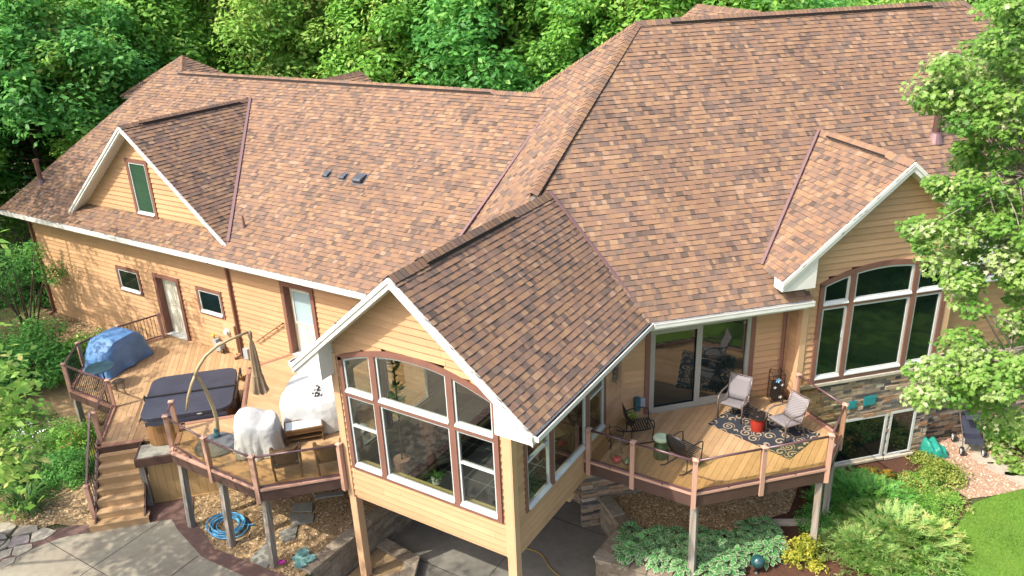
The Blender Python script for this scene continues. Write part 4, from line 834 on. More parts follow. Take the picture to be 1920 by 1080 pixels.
def sling_chair(loc, front, lab):
    t = thing('sling_chair', lab, 'chair', loc, 'sling armchairs on the scroll rug'); F = facef(loc, front)
    def sheet(pr, w, nm):
        mb = MB(); n = 7; V = []
        for i,(y,z) in enumerate(pr):
            for k in range(n): x = (k/(n-1)*2-1)*w; V.append(F(x, y, z-.02*(1-(x/w)**2)))
        mb.add(V, [(i*n+k,i*n+k+1,(i+1)*n+k+1,(i+1)*n+k) for i in range(len(pr)-1) for k in range(n-1)]); o = mb.build(nm, M['sling'], t, smooth=True); o.modifiers.new('thick','SOLIDIFY').thickness = .008
    sheet([(-.30,.42),(-.24,.44),(-.1,.42),(.1,.39),(.2,.38)], .25, 'seat'); sheet([(.19,.40),(.25,.52),(.31,.68),(.37,.84),(.40,.95)], .26, 'backrest')
    for s_ in (-1,1):
        MB().tube([F(s_*.27,-.3,.42),F(s_*.27,.2,.38),F(s_*.275,.31,.68),F(s_*.275,.41,.97)], .017).build('side_rail', M['pewter'], t, smooth=True)
        MB().tube([F(s_*.30,-.30,0),F(s_*.31,-.33,.3),F(s_*.315,-.34,.52),F(s_*.315,-.28,.62),F(s_*.315,-.1,.655),F(s_*.31,.15,.63),F(s_*.285,.3,.66)], .022).build('armrest', M['pewter'], t, smooth=True)
        MB().tube([F(s_*.29,.18,.4),F(s_*.30,.36,0)], .018).build('leg', M['pewter'], t)
    MB().tube([F(-.275,.41,.96),F(.275,.41,.96)], .014).build('stretcher', M['pewter'], t); MB().tube([F(-.29,-.30,.42),F(.29,-.30,.42)], .014).build('stretcher', M['pewter'], t)
sling_chair((4.72,6.58,.015), (-.05,-1), 'sling armchair by the sliding door, its woven back half in shade')
sling_chair((6.05,6.32,.015), (-.50,-.86), 'sunlit sling armchair of pale woven fabric beside the glass railing corner')
t = thing('side_table', 'red lattice drum side table with black lid between the sling chairs', 'table', (5.42,6.2,.015)); F = Fr((5.42,6.2,.015))
M['red'] = mat('red_lattice', (.33,.03,.018), .45, mott=[(30,.35)]); M['blackgloss'] = mat('black_gloss', (.015,.013,.012), .08, spec=.7)
MB().lathe(F, [(.01,0),(.15,0),(.165,.1),(.18,.36),(.01,.36)], 24).build('drum', M['red'], t)
mb = MB()
for k in range(12):
    for d in (-1,1): mb.tube([F((.153+.0008*j)*math.cos(k*.5236+d*j*.09),(.153+.0008*j)*math.sin(k*.5236+d*j*.09),.02+j*.048) for j in range(8)], .006, 0, 5)
mb.build('lattice', M['red'], t)
MB().lathe(F, [(.01,.36),(.21,.36),(.225,.38),(.22,.41),(.13,.425),(.12,.44),(.01,.44)], 26).build('lid', M['blackgloss'], t)
def slat_chair(loc, front, lab):
    t = thing('metal_rocker', lab, 'chair', loc, 'black metal rockers on the right deck'); F = facef(loc, front); 
    mb = MB()
    for i in range(9): y = -.30+i*.06; mb.box(F,-.26,.26,y,y+.036,.40-.012*i*.5,.408-.012*i*.5)
    mb.build('seat', M['black'], t)
    mb = MB(); V = []; n = 9
    for j in range(9):
        f = j/8; z = .38+f*.55; y = .22+.06*math.sin(f*3.1)+f*.16; wd = .27*(1 if f < .75 else math.sqrt(max(.05,1-((f-.75)/.27)**2)))
        for k in range(n): x = (k/(n-1)*2-1)*wd; V.append(F(x,y-.05*(x/.27)**2,z))
    mb.add(V, [(i*n+k,i*n+k+1,(i+1)*n+k+1,(i+1)*n+k) for i in range(8) for k in range(n-1)]); o = mb.build('backrest', M['black'], t, smooth=True); o.modifiers.new('thick','SOLIDIFY').thickness = .015
    for s_ in (-1,1):
        MB().tube([F(s_*.27,.28,.6),F(s_*.28,.1,.66),F(s_*.285,-.15,.67),F(s_*.285,-.27,.63),F(s_*.28,-.30,.55),F(s_*.275,-.29,.4),F(s_*.27,-.26,.08)], .014).build('armrest', M['black'], t, smooth=True)
        MB().tube([F(s_*.27,.24,.4),F(s_*.27,.24,.05)], .014).build('leg', M['black'], t)
        MB().tube([F(s_*.27,-.38,.05),F(s_*.27,-.2,.018),F(s_*.27,.1,.012),F(s_*.27,.35,.03),F(s_*.27,.5,.09)], .016).build('runner', M['black'], t, smooth=True)
slat_chair((3.02,4.55,0), (.80,.60), 'black slatted metal rocker in the corner near the sunroom wall')
slat_chair((4.36,4.02,0), (.30,.95), 'black metal rocker with its back to the glass railing corner')
t = thing('milk_can', 'old green milk can with a pale cushion lying on top', 'milk can', (3.78,4.05,0)); F = Fr((3.78,4.05,0))
M['green'] = mat('green_paint', (.045,.085,.03), .5, mott=[(6,.4)]); M['mint'] = mat('mint_cushion', (.32,.42,.28), .85, mott=[(8,.3,dict(col2=(.5,.55,.45)))])
MB().lathe(F, [(.02,0),(.165,0),(.165,.30),(.12,.38),(.1,.42),(.125,.46),(.02,.46)], 22).build('can', M['green'], t, smooth=False)
MB().lathe(F, [(.02,.46),(.17,.47),(.20,.51),(.17,.55),(.10,.56),(.02,.535)], 22).build('cushion', M['mint'], t, smooth=True)
mb = MB(); [mb.tube([F(c_*.12,s_*.12,.36),F(c_*.19,s_*.19,.38),F(c_*.19,s_*.19,.44),F(c_*.1,s_*.1,.45)], .01) for c_,s_ in ((.7,-.7),(-.7,.7))]; mb.build('handle', M['green'], t)
t = thing('plant_stand', 'empty black wire plant stand behind the first glass railing panel', 'plant stand', (2.8,3.62,0)); F = Fr((2.8,3.62,0))
for z,r_ in ((.62,.22),(.45,.17)): MB().tube([F(r_*math.cos(a),r_*math.sin(a),z) for a in np.linspace(0,6.2832,25)], .009).build('ring', M['black'], t)
mb = MB(); [mb.tube([F(-.2+i*.08,-math.sqrt(.205**2-(-.2+i*.08)**2),.45+.05),F(-.2+i*.08,math.sqrt(.205**2-(-.2+i*.08)**2),.5)], .004) for i in range(1,5)]; mb.build('grid', M['black'], t)
for k in range(3):
    a = k*2.094+.5; c_,s_ = math.cos(a),math.sin(a); MB().tube([F(c_*.22,s_*.22,.70),F(c_*.2,s_*.2,.5),F(c_*.15,s_*.15,.2),F(c_*.2,s_*.2,0)], .010).build('leg', M['black'], t)
M['redglass'] = mat('red_glaze', (.38,.01,.02), .15, spec=.7); M['silver'] = mat('green_silver', (.2,.25,.2), .25, metal=.6)
tag(MB().lathe(Fr((2.98,3.38,0)), [(.02,0),(.08,.01),(.12,.06),(.1,.12),(.04,.15),(.02,.15)], 18).build('red_pot', M['redglass'], smooth=True), 'round glossy red pot on the deck under the wire plant stand', 'pot')
tag(MB().lathe(Fr((3.2,3.45,0)), [(.02,0),(.1,.01),(.11,.04),(.06,.08),(.03,.14),(.02,.14)], 16).build('silver_lantern', M['silver'], smooth=True), 'small dull silver garden lantern on the deck near the red pot', 'lantern')
t = thing('flower_pot', 'small flower pot with yellow blooms in the corner behind the rocker', 'flower pot', (2.6,5.02,0)); F = Fr((2.6,5.02,0)); MB().lathe(F, [(.02,0),(.09,0),(.12,.16),(.02,.16)], 14).build('pot', M['mulch'], t)
mb = MB(); rnd = random.Random(5)
for i in range(60):
    c = F(rnd.uniform(-.14,.14),rnd.uniform(-.14,.14),.16+rnd.random()*.14); d = Vector((rnd.gauss(0,1),rnd.gauss(0,1),rnd.gauss(0,1))).normalized()*.05; e = d.cross(Vector((0,0,1))).normalized()*.03; mb.face([c-d,c+e,c+d,c-e], rnd.random() < .4, rnd.random())
mb.build('blooms', [M['leafB'],M['leafY']], t, fix=False)
def butterfly_stand():
    lo = (5.42,7.80,0); t = thing('plant_stand', 'tall black wire stand with pale blue metal flowers against the downspout', 'plant stand', lo); F = rotf(lo,35)
    for z in (.04,.62,.82): 
        q = [F(a*.15,b*.15,z) for a,b in ((-1,-1),(1,-1),(1,1),(-1,1),(-1,-1))]; mb = MB(); [mb.tube(p,.008,0,6) for p in zip(q,q[1:])]; mb.build('ring', M['black'], t)
    for a,b in ((-1,-1),(1,-1),(1,1),(-1,1)): MB().tube([F(a*.15,b*.15,0),F(a*.15,b*.15,.82),F(a*.1,b*.1,.9)], .010).build('leg', M['black'], t)
    mb = MB(); [mb.tube([F(-.15+.06*i,-.15,.04),F(-.15+.06*i,-.15,.62)], .005, 0, 5) for i in range(1,5)]; [mb.tube([F(-.15,-.15+.06*i,.04),F(-.15,-.15+.06*i,.62)], .005, 0, 5) for i in range(1,5)]; mb.build('bars', M['black'], t)
    MB().box(F,-.1,.1,-.1,.1,.05,.55).build('planter', M['black'], t)
    for x,z,s_,m in ((-.03,.68,.06,'bluefl'),(.08,.55,.035,'sash'),(-.1,.48,.035,'sash'),(.06,.2,.04,'sash')):
        mb = MB(); G = Fr(F(x,-.165,z), F.ax, Vector((0,0,1)), F.ay)
        for k in range(5): a = k*1.2566; mb.face([G(0,0,0),G(math.cos(a-.45)*s_,math.sin(a-.45)*s_,-.01),G(math.cos(a)*s_*1.25,math.sin(a)*s_*1.25,-.015),G(math.cos(a+.45)*s_,math.sin(a+.45)*s_,-.01)])
        mb.build('flower', M[m], t, fix=False)
M['bluefl'] = mat('pale_blue_enamel', (.2,.42,.62), .4)
butterfly_stand()
t = thing('wall_ornament', 'dark metal sunburst ornament on the shaded wall by the patio door', 'ornament', (2.3,4.72,1.55)); mb = MB(); rnd = random.Random(2)
for k in range(44): a = k*6.2832/44; L = rnd.uniform(.26,.4); mb.tube([(2.30,4.72+.05*math.cos(a),1.55+.05*math.sin(a)),(2.34,4.72+L*.75*math.cos(a),1.55+L*math.sin(a))], [.008,.003], 0, 5)
mb.build('rays', M['pewter'], t); MB().lathe(Fr((2.29,4.72,1.55),(0,1,0),(0,0,1),(1,0,0)), [(.02,0),(.09,.0),(.07,.05),(.02,.06)], 14).build('boss', M['pewter'], t)
M['teal'] = mat('teal_glaze', (.02,.22,.25), .3, spec=.6, mott=[(12,.3)])
for (a,b,z0,z1,lab) in ((11.40,11.66,-.53,-.29,'small square teal plaque on the ledge stone wall, nearer the railing post'),(11.86,12.24,-.52,-.22,'larger teal plaque on the ledge stone wall above the basement windows')):
    o = MB(); o.box(Fb,a,b,.045,.06,z0,z1); o.box(Fb,a+.03,b-.03,.06,.068,z0+.03,z1-.03); tag(o.build('wall_plaque', M['teal'], bevel=.006), lab, 'plaque', None)
# things inside the sunroom, one a column standing for a reflection
t = thing('potted_plant', 'fern in a small white pot on the sunroom sill', 'plant', (.1,.42,.44)); F = Fr((.1,-.05,0)); F = Fr((.15,.24,.44))
MB().lathe(F, [(.02,0),(.07,0),(.10,.03),(.09,.09),(.12,.14),(.02,.13)], 18).build('pot', M['white'], t, smooth=False)
mb = MB(); rnd = random.Random(8)
for i in range(46):
    a = rnd.random()*6.28; L = rnd.uniform(.16,.34); p = F(0,0,.12); prev = None
    for j in range(5):
        f = j/4; c = F(math.cos(a)*L*f,math.sin(a)*L*f,.14+.30*f*(1-f*.7)-.05*f); q = Vector((-math.sin(a),math.cos(a),0))*.012*(1-f*.8)
        if prev: mb.face([prev[0],prev[1],c+q,c-q], 0, rnd.random())
        prev = (c-q,c+q)
mb.build('fronds', M['blade'], t, fix=False)
t = thing('potted_plant', 'tall rubber plant at the left front corner inside the sunroom', 'plant', (-1.2,.7,0)); F = Fr((-1.2,.7,0)); MB().lathe(F, [(.02,0),(.16,0),(.2,.36),(.02,.34)], 16).build('pot', M['post'], t)
mb = MB(); mb.tube([F(0,0,.3),F(.05,0,1.4),F(0,.05,2.7)], .02); mb.build('stem', M['bark'], t); mb = MB(); rnd = random.Random(4)
for i in range(60):
    z = rnd.uniform(1.5,2.9); a = rnd.random()*6.28; c = F(.03,.02,z); d = Vector((math.cos(a),math.sin(a),rnd.uniform(.1,.9))).normalized(); s_ = rnd.uniform(.18,.3); q = d.cross(Vector((0,0,1))).normalized()*s_*.22; mb.face([c,c+d*s_*.5+q,c+d*s_,c+d*s_*.5-q], 0, rnd.random())
mb.build('leaves', M['leafC'], t, fix=False)
t = thing('reflection_column', 'reddish column added inside the sunroom to stand for an orange reflection in the glass', 'reflection', (-.62,1.05,0)); F = Fr((-.62,1.05,0)); MB().lathe(F, [(.02,0),(.14,0),(.1,.5),(.12,.75),(.19,.9),(.21,1.25),(.15,1.35),(.02,1.35)], 18).build('column', M['refl_red'], t, smooth=True)  # added solid column in place of an orange reflection in the pane
t = thing('wicker_sofa', 'tan cushioned wicker sofa deep inside the sunroom', 'sofa', (1.2,3.2,0)); F = facef((1.1,3.2,0),(-.5,-1)); MB().box(F,-.8,.8,-.4,.4,.05,.38).build('base', M['wicker'], t, bevel=.03); MB().box(F,-.72,.72,-.38,.3,.38,.52).build('cushion', M['olive'], t, bevel=.04); MB().box(F,-.8,.8,.3,.45,.38,.9).build('backrest', M['wicker'], t, bevel=.04)
for s_ in (-1,1): MB().box(F,s_*.8-.08,s_*.8+.08,-.4,.4,.1,.62).build('armrest', M['wicker'], t, bevel=.04)
# ------------------------------------------------------------------ ground, patios, beds
FL = [[[-10.42,-3.98],[-10.6,-3.61],[-10.2,-3.39],[-10.01,-3.52],[-10.27,-3.93]],[[-9.72,-3.88],[-10.03,-3.65],[-9.98,-3.36],[-9.53,-3.29],[-9.5,-3.64]],[[-10.09,-4.25],[-10.32,-3.98],[-10.05,-3.69],[-9.75,-3.89],[-9.98,-4.25]],[[-9.66,-4.37],[-9.94,-4.17],[-9.62,-3.88],[-9.44,-3.95],[-9.48,-4.32]],[[-10.96,-3.96],[-11.28,-3.93],[-11.05,-3.71],[-10.69,-3.66],[-10.54,-3.93],[-10.8,-4.05]],[[-10.93,-4.18],[-10.62,-4.01],[-10.39,-4.08],[-10.52,-4.19],[-10.74,-4.27]],[[-10.15,-4.45],[-10.33,-4.05],[-10.22,-4.07],[-10.07,-4.28]],[[-9.83,-4.65],[-10.07,-4.49],[-9.92,-4.2],[-9.67,-4.4]],[[-9.6,-4.74],[-9.68,-4.54],[-9.5,-4.34],[-9.33,-4.5],[-9.42,-4.74]],[[-10.31,-4.59],[-10.64,-4.33],[-10.33,-4.16],[-10.18,-4.47]],[[-11.41,-4.06],[-11.51,-3.87],[-11.22,-3.89],[-10.89,-4.07],[-11.11,-4.19]]]
PS = [[[-4.35,-1.59],[-4.48,-0.79],[-3.93,-1.19],[-3.73,-1.57]],[[-4.48,-0.51],[-4.26,-0.04],[-3.91,-0.47],[-4.1,-0.75]],[[-4.78,0.15],[-4.18,0.43],[-3.99,0.23],[-4.22,-0.07],[-4.48,-0.1]],[[-4.99,0.45],[-4.55,0.78],[-4.28,0.49],[-4.78,0.22]],[[-4.74,1.03],[-4.16,1.54],[-4.05,1.43],[-4.63,0.91]]]
RT = [[9.32,0.27,9.77],[9.27,-0.07,9.66],[9.2,-0.25,10.16],[9.23,-0.96,10.36],[9.17,0.19,9.65],[9.15,-1.17,9.89],[9.27,-1.43,10.33],[9.38,-0.96,10.24],[9.29,-1.02,9.95],[9.46,0.65,9.77],[9.4,-0.65,10.16],[9.09,-1.3,10.3],[9.19,-1.45,10.04],[9.31,-0.76,10.14],[9.34,-0.82,9.57],[9.13,-1.4,9.53],[9.35,-1.49,9.47],[9.31,-0.24,9.55],[8.91,0.47,9.19],[9.39,-0.72,9.63],[9.24,-1.3,9.47],[9.32,0.34,9.2],[8.84,-0.19,9.54],[9.37,0.52,9.46],[9.19,-0.81,9.65],[8.87,0.62,9.21],[9.63,-0.67,9.24],[9.33,0.23,9.02],[9.41,-1.42,9.43],[9.47,-1.3,9.14],[9.51,-1.35,9.19],[9.35,0.33,9.34],[9.33,0.63,9.06],[9.41,0.04,9.14],[9.4,-0.65,9.39],[9.25,0.61,9.12],[8.96,-0.45,9.33],[8.65,-0.94,9.69],[8.92,-0.79,9.24],[8.86,-0.06,9.17],[8.85,-0.78,9.3],[8.8,-0.47,9.53],[8.89,-0.92,9.36],[8.94,-0.28,9.29],[8.54,-1.02,9.45],[8.55,0.2,9.17],[8.62,-0.83,9.27],[8.55,0.21,9.1],[8.92,0.29,8.88],[9.0,-0.41,9.18],[8.83,0.43,8.85],[8.98,-0.01,9.02],[8.86,0.15,9.25],[8.88,-0.67,9.14],[9.44,-0.29,8.53],[9.09,-0.23,8.7],[9.14,-0.3,8.56],[9.07,-1.15,8.87],[9.17,-1.18,9.05],[9.06,-0.81,8.8],[9.42,-1.13,8.83],[9.3,-0.72,8.92],[9.15,-0.26,8.96],[9.09,-0.91,8.78],[9.16,-0.01,8.07],[9.08,-0.37,8.23],[9.01,-0.4,8.53],[9.14,0.31,7.99],[9.12,0.23,8.3],[9.16,-1.4,8.59],[8.95,-0.96,8.31],[8.85,-1.12,8.44],[9.05,0.31,8.07],[9.08,-1.19,8.43],[9.72,-0.9,8.15],[9.32,-0.75,8.17],[9.11,-0.89,7.99],[9.22,-0.1,7.68],[9.05,-1.24,8.14],[9.17,-1.43,8.36],[9.5,-0.42,7.99],[9.51,-1.57,8.19],[9.57,-0.62,8.16],[9.21,-0.64,8.13],[9.29,-0.19,7.97],[9.45,-1.19,8.44],[9.77,-0.14,7.12],[9.68,-0.15,7.85],[9.7,-0.43,7.49],[9.79,0.02,7.43],[9.66,-0.09,7.52],[9.57,-0.11,7.59],[9.76,-1.28,7.89],[9.84,-1.68,7.7],[9.71,-0.86,7.66],[9.07,-0.62,7.81],[9.26,-0.27,7.42],[9.24,0.09,7.38],[9.25,-1.21,8.03],[9.23,-1.53,8.0],[8.97,-1.64,8.1],[8.88,-1.74,8.12],[8.88,-0.05,7.46],[8.76,-1.23,7.88],[8.78,0.01,7.28],[8.76,-0.47,7.49],[9.18,-0.97,7.28],[9.32,-0.72,7.23],[9.24,-1.49,7.51],[9.27,-1.73,7.61],[9.19,-0.47,7.19],[9.32,-0.68,7.13],[9.29,-1.84,7.58],[9.3,-1.52,7.5],[9.72,-1.31,7.54],[9.62,-1.61,7.82],[9.76,-1.54,7.55],[9.43,-1.82,7.32],[9.3,-1.6,7.32],[9.82,-1.42,7.1],[9.83,-0.35,6.92],[9.91,-1.28,6.96],[9.94,-0.9,6.96],[9.5,-1.49,6.65],[9.44,-0.74,6.37],[9.44,-1.42,6.64],[9.43,-1.92,7.0],[9.31,-1.49,6.71],[9.52,-1.96,6.88],[9.54,-1.31,6.6],[9.62,-0.99,6.23],[9.78,-0.4,6.15],[9.47,-1.75,6.65],[9.74,-1.99,6.81],[9.63,-1.63,6.53],[9.85,-1.76,6.68],[9.99,-2.04,6.74],[9.89,-0.5,5.98],[10.03,-0.37,6.08],[9.97,-2.22,6.96],[9.37,-1.44,6.15],[9.36,-2.21,6.82],[9.52,-0.53,5.92],[9.24,-2.27,6.73],[9.32,-1.78,6.51],[9.32,-1.34,6.3],[9.42,-2.22,6.61],[9.51,-1.33,5.98],[9.61,-2.36,6.77],[9.48,-1.32,6.12],[9.59,-1.03,5.95],[9.66,-1.52,6.33],[9.6,-2.17,6.67],[9.28,-0.97,5.84],[9.43,-2.22,6.5],[9.25,-2.33,6.5],[9.79,-2.3,6.66],[9.74,-1.13,6.0],[9.79,-0.93,5.98],[9.86,-2.32,6.71],[9.74,-0.79,5.78],[9.93,-1.02,5.52],[10.11,-1.54,5.95],[10.21,-0.71,7.56],[11.35,-1.82,7.73],[10.65,-1.08,6.59],[10.49,0.56,8.79],[11.55,0.92,8.29],[10.44,0.9,10.55],[10.09,1.41,10.81],[9.83,-0.39,8.17],[10.98,-1.03,9.37],[9.92,0.18,10.11],[10.51,-1.35,7.61],[10.17,1.36,9.75],[11.52,-0.57,6.95],[10.13,0.97,10.35],[10.07,-0.93,10.91],[10.16,0.52,7.07],[10.31,-1.2,7.26],[11.28,-0.57,6.81],[10.77,-1.59,9.53],[10.59,-1.27,8.46],[10.13,-1.44,9.74],[10.15,-0.2,9.23],[11.0,1.17,8.95],[11.58,-0.53,6.5],[11.02,0.49,8.31],[10.49,0.12,8.02],[10.31,-1.29,9.87],[9.73,0.14,9.29],[11.13,-1.15,7.85],[11.15,0.47,9.73],[10.1,-0.18,7.09],[11.78,-0.51,6.7],[11.41,-0.38,7.49],[10.17,0.85,8.25],[10.6,-1.01,6.17],[9.92,-0.29,11.07],[10.25,0.64,7.46],[11.3,-0.81,8.28],[10.09,-0.38,7.55],[10.96,0.92,9.13],[9.87,-0.73,9.68],[11.01,-1.83,7.13],[10.95,-1.44,7.65],[9.91,0.6,7.98],[11.37,-0.89,7.72],[10.6,0.84,8.23],[10.05,0.25,9.69],[10.83,-1.44,10.3],[9.99,-0.03,8.18],[9.75,0.28,10.16],[9.29,-1.18,9.82],[9.35,-0.33,10.21],[9.38,-0.23,10.1],[9.26,-0.61,10.19],[9.39,0.09,9.56],[9.15,-1.22,9.99],[9.42,-0.31,8.94],[9.4,0.15,9.65],[9.0,-0.0,9.79],[9.4,-1.29,9.78],[9.17,-0.85,9.99],[9.37,0.48,9.87],[9.55,-0.76,9.05],[9.39,-0.66,9.05],[9.57,-0.3,8.9],[9.23,0.22,8.21],[9.28,-1.4,9.2],[9.41,-1.39,9.2],[9.55,-0.89,8.15],[9.46,-1.51,8.61],[9.45,-0.29,8.82],[9.58,-0.38,8.98],[9.66,-1.21,8.24],[9.85,-1.69,7.82],[9.78,-1.44,7.75],[9.65,-0.98,8.25],[9.76,-0.23,7.62],[9.54,0.01,7.72],[9.81,-1.52,6.57],[9.95,-2.3,6.92],[9.9,-1.43,6.61],[9.64,-1.69,6.61],[9.59,-2.17,6.74],[9.9,-0.68,6.43],[9.87,-1.12,5.87],[9.79,-0.79,5.86],[8.99,0.56,9.04],[9.07,0.44,8.35],[9.28,-1.41,9.42],[9.03,-0.27,8.93],[9.45,-1.27,9.18],[9.28,-1.37,9.33],[8.75,-1.16,7.9],[8.71,-1.16,7.9],[9.05,-0.67,7.7],[8.76,-1.34,7.9],[8.74,-1.41,7.98],[8.71,-0.26,9.18],[8.69,-0.93,9.44],[8.58,-0.2,9.19],[8.69,-0.51,9.4],[8.66,-1.12,9.4],[8.76,-0.28,8.23],[8.99,-1.14,8.42],[8.98,-0.35,8.22],[8.98,-0.98,8.39],[9.22,-2.0,6.64],[9.13,-2.19,6.63],[9.02,-1.89,6.49],[9.19,-1.78,6.52],[9.35,-1.65,6.55],[9.05,-2.02,6.25],[9.09,-1.96,6.22],[9.15,-2.24,6.36],[8.95,-0.76,7.45],[9.09,-1.32,7.66],[9.03,-1.73,7.71],[8.71,0.01,9.6],[8.81,-1.29,9.75],[8.64,-0.25,9.61],[9.93,-1.81,6.42],[9.46,-0.02,8.83],[8.9,0.5,9.09],[9.16,0.27,8.96],[9.32,-0.19,9.56],[9.35,0.02,9.46],[8.85,0.68,9.15],[9.79,-1.6,6.01],[9.88,-0.86,6.29],[9.22,-0.49,7.51],[8.86,0.53,9.71],[9.26,-0.44,9.4],[9.16,0.41,9.69],[9.01,-1.43,9.18],[9.38,-0.23,9.73],[9.66,-0.77,7.94],[9.42,-0.35,8.26],[9.57,-0.36,6.02],[8.81,0.12,9.53],[9.16,0.2,10.09],[9.77,-0.86,8.5],[9.87,-1.83,6.42],[9.06,-0.06,9.35],[9.27,-0.62,9.15],[9.92,-1.19,7.87],[9.71,-1.0,8.81],[8.85,-0.98,9.66],[9.55,-1.72,6.62],[9.35,0.09,7.26],[9.42,-0.51,7.69],[10.05,-0.99,6.99],[9.65,-0.72,8.71],[9.92,-0.11,7.71],[9.67,-1.11,6.13],[9.62,-1.44,6.18],[9.19,-1.25,9.23],[9.0,-0.51,9.1],[9.42,0.12,8.42],[9.18,-0.65,8.64],[8.99,-1.13,9.37],[9.39,0.06,9.54],[9.36,-0.53,7.25],[9.72,-1.06,6.01],[9.18,-0.46,10.04],[9.24,0.32,7.89],[9.44,0.13,9.91],[9.84,-1.53,8.16],[9.75,0.49,8.14],[10.1,-0.27,6.31],[9.05,-0.57,9.66],[9.18,-0.35,10.2],[9.71,-0.56,8.07],[9.19,0.85,10.13],[10.19,-0.57,6.07],[9.36,-0.89,8.36],[9.47,-1.04,10.16],[10.12,-0.68,6.62],[9.91,0.05,7.78],[9.73,-2.15,6.73],[9.5,-0.12,7.5],[9.78,-1.17,8.59],[9.38,-1.29,6.43],[9.41,-1.46,8.18],[9.06,-0.9,9.28],[9.57,-1.26,9.32],[9.79,-1.69,8.13],[9.19,0.17,9.15],[9.55,-0.27,8.51],[9.35,0.06,7.83],[9.06,-0.03,9.41],[14.05,0.08,4.61],[10.88,-1.03,5.14],[11.73,-2.54,7.87],[11.07,-0.82,4.46],[13.61,-1.19,5.42],[14.2,1.89,6.31],[14.09,1.86,6.95],[11.2,-1.84,8.39],[13.82,2.83,6.01],[11.3,2.12,7.72],[14.6,-1.74,8.43],[11.9,0.5,11.33],[12.22,2.95,7.44],[15.12,-0.7,8.63],[14.01,-1.21,6.47],[12.58,-1.94,4.93],[11.49,2.51,5.38],[14.03,1.92,5.5],[10.75,-1.34,5.55],[11.59,1.96,10.15],[11.17,2.45,9.19],[12.23,1.08,3.62],[14.58,-0.82,7.51],[10.73,0.88,9.55],[11.64,-0.11,3.84],[13.77,2.48,10.17],[11.6,-1.6,8.82],[10.6,-1.57,7.53],[13.13,-0.64,10.58],[12.88,-2.69,7.33],[10.32,0.94,8.66],[14.68,1.48,5.91],[14.28,-1.71,5.31],[14.22,2.0,8.66],[14.63,0.43,5.93],[14.41,2.81,7.55],[11.16,0.38,5.31],[14.81,0.05,5.41],[14.41,-1.3,7.93],[10.39,-0.33,7.9],[14.03,-0.03,10.18],[15.38,-0.69,7.14],[10.95,1.68,5.72],[11.75,3.15,6.68],[10.4,-0.3,8.03],[11.92,-2.54,8.78],[15.46,0.45,8.4],[13.33,1.55,10.18],[11.74,1.16,4.05],[15.37,-0.26,5.95],[10.8,-0.83,10.61],[15.65,0.41,7.09],[14.76,0.42,6.99],[15.19,0.24,8.52],[14.73,2.16,7.47],[13.18,2.58,7.93],[11.43,-1.14,10.18],[11.95,-2.25,9.35],[11.39,1.63,5.72],[10.6,-0.59,6.88],[11.94,2.57,9.74],[11.86,2.25,9.79],[10.74,-0.08,10.04],[12.99,-1.95,9.87],[11.79,-2.21,5.37],[10.5,-1.31,8.01],[12.88,2.36,9.08],[10.52,1.56,5.97],[10.72,2.13,8.24],[11.06,-1.0,4.48],[12.05,0.37,11.6],[10.84,2.3,7.41],[13.29,-1.39,5.21],[12.29,0.58,11.6],[10.27,1.38,7.28],[13.81,2.31,4.86],[14.47,0.02,9.79],[13.42,2.19,4.95],[13.73,0.2,4.36],[14.17,-0.21,5.32],[11.92,0.24,4.13],[14.52,0.39,6.07],[10.77,2.04,9.66],[15.07,-0.64,9.56],[12.36,-1.62,5.44],[13.29,1.92,4.72],[14.32,-0.91,5.51],[11.71,2.58,9.45],[13.93,-1.15,5.73],[14.66,1.23,6.46],[11.29,-1.31,5.14],[12.17,-1.34,10.64],[13.9,1.96,4.64],[11.93,-0.44,11.42],[10.31,0.92,9.02],[13.4,-2.09,8.46],[13.73,1.97,5.84],[13.39,-0.03,10.76],[11.96,0.03,11.33],[12.69,-0.53,4.41],[10.72,-0.96,6.11],[13.45,2.72,8.66],[12.0,0.48,10.67],[10.74,0.67,5.89],[11.88,-1.89,5.19],[10.6,-0.87,6.27],[14.55,2.23,6.88],[13.26,2.45,8.74],[14.34,2.3,9.4],[13.16,-0.34,4.26],[11.14,-1.87,9.08],[11.03,1.92,8.28],[11.45,2.87,7.82],[13.3,1.06,11.44],[10.48,-1.29,8.2],[14.84,0.74,9.94],[11.13,-1.55,5.99],[12.3,-2.33,8.28],[12.62,-1.96,7.8],[13.59,2.25,6.93],[12.77,-1.66,6.12],[15.17,1.56,7.55],[13.56,-2.41,7.57],[12.73,2.49,10.31],[11.71,-1.88,6.16],[11.39,2.03,5.94],[12.11,-1.93,7.42],[13.62,-1.09,9.86],[13.66,2.38,9.92],[10.29,-0.64,9.73],[13.76,2.26,9.85],[14.08,-1.0,9.65],[10.83,2.16,9.84],[10.74,1.36,9.41],[13.36,-2.55,7.87],[14.79,0.79,10.55],[12.9,0.64,4.38],[14.24,-1.59,7.34],[15.17,1.51,8.21],[14.4,-1.35,5.91],[12.75,-2.26,8.8],[14.82,-1.09,5.43],[10.44,0.64,10.23],[15.01,1.53,5.51],[13.49,2.08,10.46],[12.59,-2.08,9.67],[9.99,1.09,9.52],[12.54,-1.71,5.1],[13.97,1.46,5.39],[14.13,-2.1,7.74],[11.99,1.62,10.54],[10.27,-0.78,8.52],[12.51,2.31,5.22],[15.03,0.71,7.19],[12.07,-1.87,5.18],[12.67,2.71,8.34],[12.6,2.84,10.03],[10.85,1.68,7.64],[13.52,0.72,11.59],[11.98,2.7,6.67],[12.48,-0.33,3.98],[13.65,1.74,10.2],[10.85,0.25,4.46],[13.86,2.84,9.31],[13.35,-1.04,10.06],[14.97,0.58,7.31],[13.78,2.51,9.93],[12.97,-1.9,6.49],[11.03,-1.61,5.41],[13.96,2.08,9.72]]

